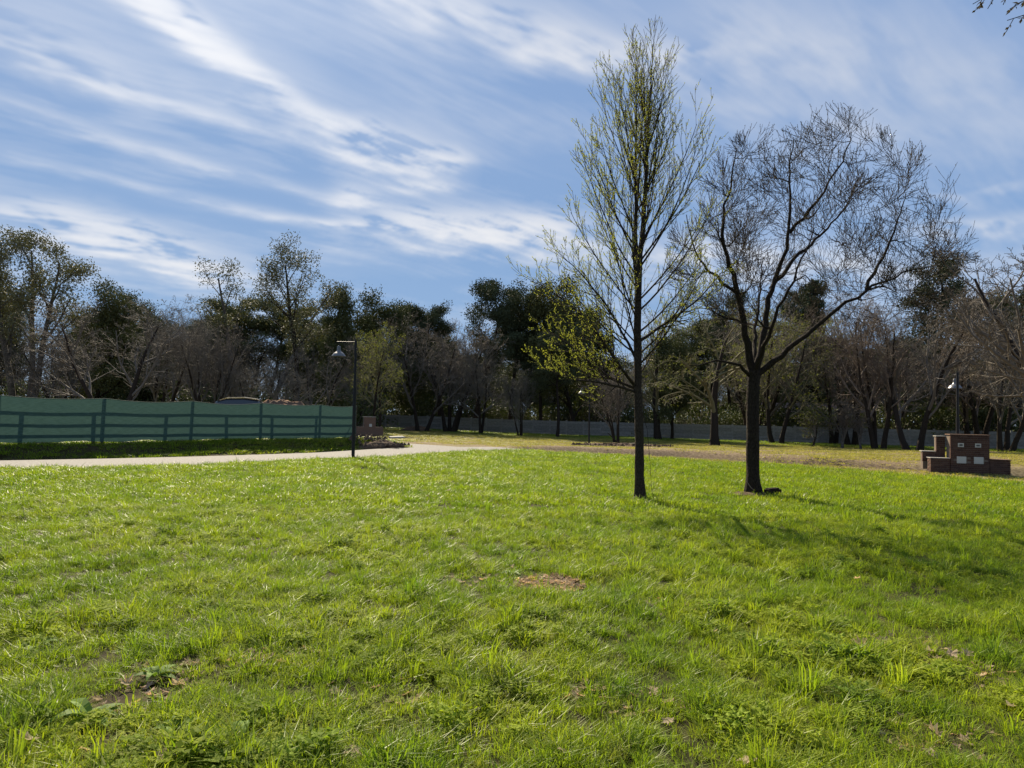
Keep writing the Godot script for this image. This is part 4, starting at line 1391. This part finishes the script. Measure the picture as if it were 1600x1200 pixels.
# ---------------------------------------------------------------- behind the fence
func build_behind_fence() -> void:
	var x := -13.0
	var d := 35.0
	var gy := ground_y(x, d)
	var o := thing("parked_car", "pale car with dark windows, only its top showing above green fence", "car", Vector3(x, gy, -d), 0.25)
	var W := 0.88
	# outline of body and cabin: x along the car, y up, half width
	var body := [[-2.15, 0.45, 0.95, 0.80], [-2.1, 0.35, 1.02, 0.86], [-1.4, 0.3, 1.08, W], [-0.6, 0.3, 1.10, W], [0.5, 0.3, 1.10, W], [1.4, 0.3, 1.06, W], [2.05, 0.35, 0.98, 0.86], [2.15, 0.45, 0.9, 0.80]]
	var cab := [[-1.75, 1.05, 1.07, 0.80], [-1.35, 1.06, 1.68, 0.70], [-0.9, 1.06, 1.82, 0.66], [-0.1, 1.06, 1.86, 0.66], [0.55, 1.06, 1.78, 0.66], [1.25, 1.06, 1.08, 0.78]]
	for e in [[body, "body", M.car_paint], [cab, "cabin", M.car_glass]]:
		var b := Buf.new()
		b.flat = true
		var L: Array = e[0]
		var rings := []
		for s in L:
			var r := []
			var q := 0.08
			for p in [Vector2(-s[3], s[1]), Vector2(-s[3] - 0.02, (s[1] + s[2]) * 0.5), Vector2(-s[3] + q * 0.3, s[2] - q), Vector2(-s[3] + q * 2.0, s[2]), Vector2(0, s[2] + 0.025), Vector2(s[3] - q * 2.0, s[2]), Vector2(s[3] - q * 0.3, s[2] - q), Vector2(s[3] + 0.02, (s[1] + s[2]) * 0.5), Vector2(s[3], s[1])]:
				r.append(Vector3(s[0], p.y, p.x))
			rings.append(r)
		for k in rings.size() - 1:
			for j in 9:
				var j2 := (j + 1) % 9
				b.quad(rings[k][j], rings[k + 1][j], rings[k + 1][j2], rings[k][j2])
		for k in [0, rings.size() - 1]:
			for j in range(1, 8):
				var s0 := b.v.size()
				b.v.append(rings[k][0]); b.v.append(rings[k][j]); b.v.append(rings[k][j + 1])
				b.ix.append(s0); b.ix.append(s0 + 1); b.ix.append(s0 + 2)
		part(e[1], b.mesh(e[2]), o)
	var rf := Buf.new()
	rf.flat = true
	var rr := [[-1.3, 1.73, 0.6], [-0.9, 1.86, 0.6], [-0.1, 1.90, 0.61], [0.5, 1.83, 0.6], [0.62, 1.77, 0.58]]
	for k in rr.size() - 1:
		var a: Array = rr[k]
		var c: Array = rr[k + 1]
		rf.quad(Vector3(a[0], a[1], -a[2]), Vector3(a[0], a[1] + 0.025, 0), Vector3(c[0], c[1] + 0.025, 0), Vector3(c[0], c[1], -c[2]))
		rf.quad(Vector3(a[0], a[1] + 0.025, 0), Vector3(a[0], a[1], a[2]), Vector3(c[0], c[1], c[2]), Vector3(c[0], c[1] + 0.025, 0))
	part("roof", rf.mesh(M.car_paint), o)
	for wx in [-1.35, 1.35]:
		for wz in [-1, 1]:
			var b := Buf.new()
			b.tube(PackedVector3Array([Vector3(wx, 0.33, wz * 0.68), Vector3(wx, 0.33, wz * 0.72), Vector3(wx, 0.33, wz * 0.86), Vector3(wx, 0.33, wz * 0.89)]), PackedFloat32Array([0.29, 0.33, 0.33, 0.29]), 16, true)
			var ty := part("wheel", b.mesh(M.tyre), o)
			b = Buf.new()
			b.tube(PackedVector3Array([Vector3(wx, 0.33, wz * 0.88), Vector3(wx, 0.33, wz * 0.9)]), PackedFloat32Array([0.2, 0.18]), 12, true)
			part("rim", b.mesh(M.rim), ty)
	for hz in [-1, 1]:
		var b := Buf.new()
		b.box(Vector3(2.08, 0.72, hz * 0.66 - 0.12), Vector3(2.17, 0.86, hz * 0.66 + 0.12))
		part("headlight", b.mesh(M.rim), o)
	# heap of reddish earth just behind the cloth
	rng.seed = 401
	var fd := FD.normalized()
	var c0 := F0 + fd * 12.1 + Vector2(-fd.y, fd.x) * 2.6
	heap("soil_heap", "long heap of reddish earth showing above the green fence top", "earth heap", c0, 3.5, 1.25, 1.75, atan2(fd.y, fd.x), M.soil_red, 402, 0.16)

func heap(called: String, label: String, category: String, at: Vector2, rx: float, rz: float, h: float, turn: float, m: Material, seed_: int, rough: float, lift := 0.0) -> Node3D:
	var f := FastNoiseLite.new()
	f.seed = seed_
	f.frequency = 0.9
	f.fractal_octaves = 4
	var b := Buf.new()
	var nr := 14
	var ns := 40
	for i in nr + 1:
		var q := float(i) / nr
		for j in ns:
			var a := TAU * j / ns
			var wob := 1.0 + 0.18 * f.get_noise_2d(cos(a) * 2.0, sin(a) * 2.0)
			var p := Vector3(cos(a) * rx * q * wob, 0, sin(a) * rz * q * wob)
			p.y = h * (pow(cos(q * PI * 0.5), 0.8) if q < 1.0 else 0.0) * (1.0 + 0.3 * f.get_noise_2d(p.x * 0.7, p.z * 0.7)) + rough * f.get_noise_2d(p.x * 4.0, p.z * 4.0) - (0.15 if i == nr else 0.0)
			b.v.append(p)
	b.n.resize(b.v.size())
	b.n.fill(Vector3.ZERO)
	for i in nr:
		for j in ns:
			var e := i * ns + j
			var e2 := i * ns + (j + 1) % ns
			b.ix.append(e); b.ix.append(e + ns); b.ix.append(e2)
			b.ix.append(e2); b.ix.append(e + ns); b.ix.append(e2 + ns)
			var nn := (b.v[e + ns] - b.v[e]).cross(b.v[e2] - b.v[e + ns])
			if nn.y < 0: nn = -nn
			for z in [e, e2, e + ns, e2 + ns]:
				b.n[z] += nn
	for k in b.n.size():
		b.n[k] = b.n[k].normalized() if b.n[k].length() > 0 else Vector3.UP
	return whole(called, b.mesh(m), label, category, Vector3(at.x, ground_y(at.x, at.y) + lift, -at.y), Vector3(0, turn, 0))

# ---------------------------------------------------------------- small things on the verge and lawn
func build_small() -> void:
	heap("earth_mound", "low dark mound of turf and earth at the lane junction", "mound", Vector2(-6.35, 34.3), 1.6, 0.7, 0.34, 0.85, M.soil, 411, 0.12, -0.02)
	var b := Buf.new()
	b.box(Vector3(-0.35, -0.04, -0.22), Vector3(0.35, 0.04, 0.22))
	whole("concrete_slab", b.mesh(M.slab), "small pale concrete slab lying on the mound at the junction", "slab", Vector3(-5.65, ground_y(-5.65, 35.3) + 0.42, -35.3), Vector3(0.05, 0.4, 0.04))
	heap("earth_mound", "flat patch of dug brown earth around the distant middle lamp", "mound", Vector2(7.2, 47.5), 3.4, 2.2, 0.16, 0.1, M.soil, 412, 0.14, -0.02)
	heap("earth_mound", "small grassy hump on the verge before the far wall", "mound", Vector2(-10.6, 79.0), 1.8, 1.2, 0.55, 0.0, M.soil, 413, 0.1)
	heap("earth_mound", "small weedy earth clump on the verge left of near brick pillar", "mound", Vector2(14.2, 25.9), 1.0, 0.45, 0.18, 0.3, M.soil, 414, 0.08)
	heap("earth_mound", "ring of bare earth around the foot of the forked tree", "mound", Vector2(5.5, 16.3), 0.55, 0.42, 0.07, 0.3, M.soil, 415, 0.03, 0.0)
	# sticks on the dug earth
	rng.seed = 420
	var labels := ["dark dead branch sticking up from the dug earth patch", "pale bare stick lying on the dug earth beside slim tree", "short dark stick lying across the dug earth patch"]
	var sp := [[7.0, 47.6, 0.45, 0.75], [8.25, 47.0, -0.6, 0.3], [6.5, 46.8, 0.2, 0.05]]
	for k in 3:
		b = Buf.new()
		var e: Array = sp[k]
		var l := 1.1 if k == 0 else 0.9
		b.tube(PackedVector3Array([Vector3(-l * 0.5, -0.1 if k == 0 else 0.03, 0), Vector3(0, e[3] * 0.3, 0.05), Vector3(l * 0.5, e[3], 0.0)]), PackedFloat32Array([0.045, 0.038, 0.02]), 6, true)
		b.tube(PackedVector3Array([Vector3(0, e[3] * 0.3, 0.05), Vector3(0.12, e[3] * 0.5 + 0.12, 0.16)]), PackedFloat32Array([0.02, 0.01]), 4, true)
		whole("dead_branch", b.mesh(M.wood_pale if k == 1 else M.bark_dark), labels[k], "branch", Vector3(e[0], ground_y(e[0], e[1]) + 0.12, -e[1]), Vector3(0, PI if k == 0 else e[2], 0))
	# clods of earth on the cut bank and the dug patch
	b = Buf.new()
	rng.seed = 421
	for k in 420:
		var q := Vector2(7.2 + r1() * 3.2, 47.2 + r1() * 2.0) if k < 260 else Vector2(-6.3 + r1() * 1.3, 34.3 + r1() * 1.0)
		var y := ground_y(q.x, q.y) + (0.1 if k < 260 else 0.22)
		var s := r1(0.04, 0.13)
		var p := [Vector3(1, 0, 0), Vector3(0, 0, 1), Vector3(-1, 0, 0), Vector3(0, 0, -1)]
		var top := b.v.size()
		b.v.append(Vector3(q.x, y + s * r1(0.5, 1.0), -q.y))
		for e in p:
			b.v.append(Vector3(q.x, y - s * 0.4, -q.y) + (e as Vector3).rotated(Vector3.UP, k) * s * r1(0.7, 1.4))
		for j in 4:
			b.ix.append(top); b.ix.append(top + 1 + (j + 1) % 4); b.ix.append(top + 1 + j)
	whole("earth_clods", b.mesh(M.soil), "loose clods of brown earth on the dug patches", "earth", Vector3.ZERO, Vector3.ZERO, "", "stuff")
	# block by the forked tree
	b = Buf.new()
	b.box(Vector3(-0.16, -0.03, -0.1), Vector3(0.16, 0.13, 0.1))
	b.box(Vector3(-0.13, 0.1302, -0.08), Vector3(0.12, 0.16, 0.07))
	whole("wood_block", b.mesh(M.bark_dark), "dark wooden block lying at the foot of the forked tree", "block", Vector3(5.98, ground_y(5.98, 16.3), -16.25), Vector3(0, 0.2, 0.08))
	# slab edge beside the pillar
	b = Buf.new()
	b.box(Vector3(-1.3, -0.1, -0.35), Vector3(1.3, 0.05, 0.35))
	whole("concrete_slab", b.mesh(M.slab), "pale concrete slab edge at the right side of near brick pillar", "slab", Vector3(18.6, ground_y(18.6, 24.5) + 0.1, -24.9), Vector3(0, -0.35, 0))

# ---------------------------------------------------------------- grass
func tuft(seed_: int, blades: int, rad: float, h0: float, h1: float, wid: float, lean: float, straw: float) -> ArrayMesh:
	rng.seed = seed_
	var b := Buf.new()
	for k in blades:
		var a := r1(0, TAU)
		var p := Vector3(cos(a), 0, sin(a)) * rad * sqrt(rng.randf()) + Vector3(0, -0.012, 0)
		var a2 := a + r1(-1.2, 1.2)
		var out := Vector3(cos(a2), 0, sin(a2))
		var h := r1(h0, h1)
		var bend := h * lean * r1(0.3, 1.3)
		var side := Vector3(-out.z, 0, out.x).rotated(Vector3.UP, r1(-0.9, 0.9)) * wid * r1(0.6, 1.2) * 0.5
		var m := p + out * bend * 0.3 + Vector3.UP * h * 0.62
		var t := p + out * bend + Vector3.UP * h * r1(0.82, 1.0)
		var s := b.v.size()
		b.v.append(p - side); b.v.append(p + side); b.v.append(m - side * 0.8); b.v.append(m + side * 0.8); b.v.append(t)
		b.ix.append_array(PackedInt32Array([s, s + 2, s + 1, s + 1, s + 2, s + 3, s + 2, s + 4, s + 3]))
		var q := r1(0.75, 1.2)
		var col := Color(q * r1(0.85, 1.15), q, q * r1(0.7, 1.2))
		if rng.randf() < straw:
			col = Color(2.3, 1.35, 2.2) * r1(0.7, 1.0)
		for j in 5:
			b.c.append(col)
	return b.mesh(M.grass)

func clover(seed_: int, count: int, rad: float) -> ArrayMesh:
	rng.seed = seed_
	var b := Buf.new()
	b.tinted = false
	for k in count:
		var a := r1(0, TAU)
		var p := Vector3(cos(a), 0, sin(a)) * rad * sqrt(rng.randf()) + Vector3.UP * r1(0.02, 0.06)
		var q := r1(0.7, 1.2)
		for j in 3:
			var e := TAU * j / 3 + a
			var al := Vector3(cos(e), r1(-0.1, 0.5), sin(e)) * r1(0.016, 0.028)
			b.leaf(p, al, al.cross(Vector3.UP).normalized() * 0.019, 0.003)
			for z in 4:
				b.c.append(Color(q * 1.1, q * 1.15, q))
	return b.mesh(M.clover)

func scatter(parent: Node, called: String, mesh: Mesh, where: Array, tint: PackedColorArray) -> void:
	var mm := MultiMesh.new()
	mm.transform_format = MultiMesh.TRANSFORM_3D
	mm.use_colors = true
	mm.mesh = mesh
	mm.instance_count = where.size()
	for k in where.size():
		mm.set_instance_transform(k, where[k])
		mm.set_instance_color(k, tint[k])
	var o := MultiMeshInstance3D.new()
	o.name = called
	o.multimesh = mm
	parent.add_child(o, true)

# bare or thin places in the lawn: x, depth, radius x, radius depth, how bare
var bare := [[0.42, 7.2, 0.34, 0.42, 0.97], [-0.25, 7.25, 0.42, 0.35, 0.55], [-2.15, 4.25, 0.24, 0.34, 0.85], [-2.0, 4.75, 0.4, 0.3, 0.5], [-3.55, 6.2, 0.4, 0.5, 0.55], [-1.55, 4.9, 0.3, 0.25, 0.4], [1.55, 6.4, 0.4, 0.3, 0.4], [2.9, 5.6, 0.5, 0.3, 0.4], [3.2, 5.0, 0.3, 0.3, 0.45], [2.35, 4.0, 0.4, 0.25, 0.35], [-0.8, 4.4, 0.35, 0.25, 0.4], [0.75, 4.35, 0.4, 0.25, 0.5], [5.5, 16.2, 0.45, 0.35, 0.7], [4.1, 7.4, 0.6, 0.4, 0.5], [-5.6, 9.4, 0.6, 0.5, 0.5], [2.2, 9.8, 0.6, 0.4, 0.4]]

func build_grass() -> void:
	var lawn := thing("lawn_grass", "bright green backlit lawn grass covering the foreground", "grass", Vector3.ZERO, 0.0, "", "stuff")
	var near := []
	var far := []
	for k in 6:
		near.append(tuft(500 + k, 20, 0.045, 0.03, [0.085, 0.105, 0.13, 0.09, 0.145, 0.08][k], 0.005, [0.8, 1.2, 0.9, 1.6, 1.0, 1.3][k], 0.07))
	for k in 4:
		far.append(tuft(510 + k, 26, 0.13, 0.04, [0.08, 0.10, 0.12, 0.09][k], 0.009, 1.0, 0.06))
	var long_ := tuft(520, 16, 0.035, 0.10, 0.20, 0.007, 0.7, 0.04)
	var clov := clover(530, 22, 0.07)
	var kinds := near + far + [long_, clov]
	var where := []
	var tint := []
	for k in kinds.size():
		where.append([])
		tint.append(PackedColorArray())
	rng.seed = 540
	# rings of falling density: from, to, tufts per square metre, far kind
	for e in [[0.8, 5.0, 600.0, false], [5.0, 8.0, 500.0, false], [8.0, 12.5, 330.0, false], [12.5, 19.0, 95.0, true], [19.0, 27.0, 62.0, true], [27.0, 37.5, 45.0, true]]:
		var lo: float = e[0]
		var hi: float = e[1]
		var half := hi * 0.80 + 1.6
		var n := int(2.0 * half * (hi - lo) * e[2])
		for k in n:
			var d := r1(lo, hi)
			var x := r1(-half, half)
			if absf(x) > d * 0.80 + 1.6:
				continue
			if d > 14.0 and rng.randf() > lawn_share(x, d):
				continue
			var z := zone.get_noise_2d(x * 8.0, d * 8.0)
			var z2 := zone.get_noise_2d(x * 28.0 + 50.0, d * 28.0)
			var z3 := zone.get_noise_2d(x * 62.0 - 90.0, d * 62.0)
			var skip := clampf(-0.14 - z2 * 1.2 - z3 * 0.9, 0.0, 0.85)
			for q in bare:
				var u: float = ((x - q[0]) / q[2]) * ((x - q[0]) / q[2]) + ((d - q[1]) / q[3]) * ((d - q[1]) / q[3])
				if u < 1.6:
					skip = maxf(skip, q[4] * smoothstep(1.6, 0.7, u))
			if rng.randf() < skip:
				continue
			var i := rng.randi() % 6
			var s := r1(0.7, 1.25) * (1.0 + 0.35 * z) * clampf(0.95 + 0.75 * z2 + 0.6 * z3, 0.5, 1.6)
			if e[3]:
				i = 6 + rng.randi() % 4
				s *= 1.0 + d * 0.008
			elif rng.randf() < 0.008 + 0.03 * clampf(z2, 0.0, 1.0):
				i = 10
			elif rng.randf() < clampf(0.03 + z * 0.35, 0.0, 0.2):
				i = 11
			var yy := r1(0.75, 1.2)
			var t := Basis(Vector3.UP, r1(0, TAU)).scaled(Vector3(s, s * yy, s))
			t = Basis(Vector3(1, 0, 0), r1(-0.15, 0.15)) * t
			where[i].append(Transform3D(t, Vector3(x, ground_y(x, d), -d)))
			var c := Color(0.225, 0.315, 0.028).lerp(Color(0.35, 0.41, 0.04), clampf(0.5 + z * 1.3, 0.0, 1.0)).lerp(Color(0.13, 0.22, 0.035), clampf(z2 * 1.2, 0.0, 0.8)).lerp(Color(0.36, 0.31, 0.11), clampf(-z3 * 1.2 - 0.15, 0.0, 0.5))
			tint[i].append(c * r1(0.8, 1.15))
	for k in kinds.size():
		scatter(lawn, "tufts", kinds[k], where[k], tint[k])
	var total := 0
	for w in where: total += w.size()
	print("lawn tufts ", total)
	# dry short grass on the verge, green again along the foot of the wall
	var verge := thing("verge_grass", "short dry grass and weeds between the lane and the wall", "grass", Vector3.ZERO, 0.0, "", "stuff")
	where = [[], []]
	tint = [PackedColorArray(), PackedColorArray()]
	rng.seed = 541
	for k in 62000:
		var d := 20.0 + 72.0 * pow(rng.randf(), 0.8)
		var x := r1(-0.42, 0.84) * d
		if d < 60.0 and lawn_share(x, d) > 0.5:
			continue
		var wall_d := 92.5 - (x + 18.0) * 0.4278
		if d > wall_d - 0.3:
			continue
		if d < 52.0:
			var q := Vector2(x, d)
			if near_lane(q, lane).x < LANE_HALF + 0.1 or near_lane(q, branch).x < LANE_HALF + 0.1:
				continue
		var z := zone.get_noise_2d(x * 4.0, d * 4.0)
		if d > 34.0 and d < 46.0 and x > -5.0 and rng.randf() < 0.72 * smoothstep(7.0, 4.0, near_lane(Vector2(x, d), lane).x):
			continue
		if d > 38.0 and d < 66.0 and x / d > -0.24 and rng.randf() < 0.35 + z * 1.2:
			continue
		if d < 58.0 and rng.randf() < clampf(z * 2.0 + 0.15, 0.0, 0.75):
			continue
		var green := maxf(smoothstep(14.0, 5.0, wall_d - d + z * 8.0), 0.25 * clampf(-z * 2.0, 0.0, 1.0))
		if x / d < -0.14 and d < 45.0:
			green = 0.6
		var i := 0 if rng.randf() < 0.7 else 1
		var s := r1(0.9, 1.6) * (0.8 + 0.7 * green) * (1.0 + d * 0.006)
		where[i].append(Transform3D(Basis(Vector3.UP, r1(0, TAU)).scaled(Vector3(s * 1.5, s * r1(0.5, 1.0), s * 1.5)), Vector3(x, ground_y(x, d), -d)))
		tint[i].append(Color(0.40, 0.345, 0.13).lerp(Color(0.2, 0.265, 0.05), green) * r1(0.75, 1.15))
	for k in 2:
		scatter(verge, "tufts", far[k], where[k], tint[k])
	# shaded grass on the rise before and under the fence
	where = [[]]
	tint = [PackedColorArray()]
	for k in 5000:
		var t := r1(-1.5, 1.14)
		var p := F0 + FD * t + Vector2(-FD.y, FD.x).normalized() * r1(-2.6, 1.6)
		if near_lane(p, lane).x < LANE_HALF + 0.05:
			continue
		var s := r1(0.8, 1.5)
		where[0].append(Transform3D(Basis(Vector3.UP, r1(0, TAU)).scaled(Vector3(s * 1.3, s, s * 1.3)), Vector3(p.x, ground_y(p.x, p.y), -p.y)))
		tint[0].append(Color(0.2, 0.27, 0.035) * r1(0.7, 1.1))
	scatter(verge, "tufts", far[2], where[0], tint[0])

# ---------------------------------------------------------------- weeds and fallen leaves
func rosette(seed_: int, leaves: int, length: float) -> ArrayMesh:
	rng.seed = seed_
	var b := Buf.new()
	for k in leaves:
		var a := TAU * k / leaves + r1(-0.3, 0.3)
		var out := Vector3(cos(a), 0, sin(a))
		var side := Vector3(-out.z, 0, out.x)
		var L := length * r1(0.6, 1.15)
		var up := r1(0.25, 0.9)
		var n := 6
		var s := b.v.size()
		for i in n + 1:
			var f := float(i) / n
			var w := L * 0.17 * sin(PI * pow(f, 0.75)) * (1.0 + 0.15 * sin(f * 17.0)) + 0.003
			var p := out * L * f + Vector3.UP * (L * up * f * (1.25 - f))
			b.v.append(p + side * w + Vector3.UP * w * 0.35)
			b.v.append(p)
			b.v.append(p - side * w + Vector3.UP * w * 0.35)
		var tone := r1(0.75, 1.1)
		for i in (n + 1) * 3:
			b.c.append(Color(tone, tone, tone))
		for i in n:
			for j in 2:
				var e := s + i * 3 + j
				b.ix.append_array(PackedInt32Array([e, e + 3, e + 1, e + 1, e + 3, e + 4]))
	return b.mesh(M.weed)

func plane_leaf(seed_: int, size: float, curl: float) -> ArrayMesh:
	rng.seed = seed_
	var b := Buf.new()
	var tips := [[0.0, 1.0], [0.22, 0.52], [0.55, 0.72], [0.95, 0.95], [1.15, 0.5], [1.55, 0.6], [1.95, 0.82], [2.2, 0.45], [2.75, 0.42]]
	var out := PackedVector3Array()
	for k in tips.size():
		out.append(Vector3(sin(tips[k][0]) * tips[k][1], 0, -cos(tips[k][0]) * tips[k][1]))
	for k in range(tips.size() - 1, 0, -1):
		out.append(Vector3(-sin(tips[k][0]) * tips[k][1] * r1(0.9, 1.1), 0, -cos(tips[k][0]) * tips[k][1] * r1(0.9, 1.1)))
	b.v.append(Vector3.ZERO)
	b.c.append(Color(0.8, 0.8, 0.8))
	for p in out:
		p.y = curl * p.length_squared() * r1(0.5, 1.2) + r1(-0.05, 0.05)
		b.v.append(p * size)
		b.c.append(Color(1, 1, 1) * r1(0.8, 1.05))
	for k in out.size():
		b.ix.append_array(PackedInt32Array([0, 1 + k, 1 + (k + 1) % out.size()]))
	b.flat = true
	var s := b.v.size()
	var st := [Vector3(0.02, 0.01, 0.3) * size, Vector3(-0.02, 0.01, 0.3) * size, Vector3(-0.015, 0.12, 0.95) * size, Vector3(0.015, 0.12, 0.95) * size]
	for p in st:
		b.v.append(p)
		b.c.append(Color(0.7, 0.7, 0.7))
	b.ix.append_array(PackedInt32Array([s, s + 1, s + 2, s, s + 2, s + 3]))
	return b.mesh(M.dead_leaf)

func build_leaves() -> void:
	var ros := []
	for k in 3:
		ros.append(rosette(601 + k, [9, 11, 7][k], [0.16, 0.13, 0.19][k]))
	var w := [[-2.25, 3.95, "broad leaved weed rosette beside bare earth in the lower left corner"], [-1.72, 3.8, "upright broad leaved weed at lower left, right of the bare earth"], [-2.2, 4.55, "weed rosette above the bare earth patch at lower left"], [-1.35, 3.65, "low weed rosette nearest the camera at the lower left"],
		[-1.5, 5.2, "small weed clump in the lawn above the lower left weeds"], [-3.3, 5.1, "weed rosette near the left edge of the lawn foreground"], [3.3, 4.35, "weed rosette in the lawn near the lower right corner"], [0.05, 7.6, "weed clump just left of the dry leaf patch"]]
	rng.seed = 610
	for k in w.size():
		var o := whole("weed_plant", ros[k % 3], w[k][2], "weed", Vector3(w[k][0], ground_y(w[k][0], w[k][1]) + 0.015, -w[k][1]), Vector3(0, r1(0, TAU), 0), "broad leaved weeds in the lawn")
		o.scale = Vector3.ONE * r1(0.85, 1.15)
	var lv := []
	for k in 5:
		lv.append(plane_leaf(620 + k, 0.075, [0.25, 0.55, -0.2, 0.8, 0.4][k]))
	rng.seed = 630
	var big := whole("fallen_leaf", plane_leaf(640, 0.085, 0.12), "large tan lobed leaf lying on the lawn at right, largest fallen leaf", "leaf", Vector3(2.62, ground_y(2.62, 5.33) + 0.085, -5.33), Vector3(0.75, 0.2, 0.1), "fallen leaves on the lawn")
	big.scale = Vector3.ONE * 1.05
	var at := [[3.35, 5.25], [3.2, 5.2], [3.15, 5.35], [2.35, 3.95], [2.2, 3.72], [3.05, 4.35], [2.5, 4.55], [1.6, 5.65], [2.9, 6.2], [0.9, 4.0], [-2.35, 3.6], [-1.95, 4.35], [-2.05, 3.55], [-2.7, 3.62], [-1.7, 3.55], [-1.6, 3.45], [-0.75, 3.6], [-2.3, 4.4], [1.15, 8.0], [0.05, 7.9], [-0.55, 8.1], [2.35, 10.6], [-1.3, 15.1], [-1.6, 14.2], [3.7, 7.6], [2.95, 3.65], [1.2, 3.55], [0.3, 3.6]]
	at.sort_custom(func(p, q): return p[0] / p[1] < q[0] / q[1])
	var ones := ["first", "second", "third", "fourth", "fifth", "sixth", "seventh", "eighth", "ninth", "tenth", "eleventh", "twelfth", "thirteenth", "fourteenth", "fifteenth", "sixteenth", "seventeenth", "eighteenth", "nineteenth", "twentieth", "twenty-first", "twenty-second", "twenty-third", "twenty-fourth", "twenty-fifth", "twenty-sixth", "twenty-seventh", "rightmost"]
	for k in at.size():
		var p: Array = at[k]
		whole("fallen_leaf", lv[k % 5], ("curled brown fallen leaf in the lawn, %s from the left" % ones[k]) if k < 27 else "curled brown fallen leaf in the lawn, rightmost of the small ones", "leaf", Vector3(p[0], ground_y(p[0], p[1]) + r1(0.03, 0.07), -p[1]), Vector3(r1(-0.45, 0.45), r1(0, TAU), r1(-0.45, 0.45)), "fallen leaves on the lawn").scale = Vector3.ONE * r1(0.55, 0.95)
	# litter of broken leaves on the bare patches
	var lit := thing("leaf_litter", "tan broken leaf litter on the bare patch in the mid lawn", "leaf litter", Vector3.ZERO, 0.0, "", "stuff")
	var where := []
	var tint := PackedColorArray()
	rng.seed = 650
	for k in 800:
		var q: Array = bare[0] if k < 330 else bare[rng.randi() % 12]
		var a := r1(0, TAU)
		var r := sqrt(rng.randf()) * 1.05
		var x: float = q[0] + cos(a) * q[2] * r
		var d: float = q[1] + sin(a) * q[3] * r
		var s := r1(0.3, 0.75)
		where.append(Transform3D(Basis.from_euler(Vector3(r1(-0.5, 0.5), r1(0, TAU), r1(-0.5, 0.5))).scaled(Vector3(s, s, s)), Vector3(x, ground_y(x, d) + r1(0.004, 0.02), -d)))
		var c := r1(0.6, 1.15)
		tint.append(Color(c * 1.05, c, c * r1(0.8, 1.1)))
	scatter(lit, "leaf_pieces", lv[0], where, tint)
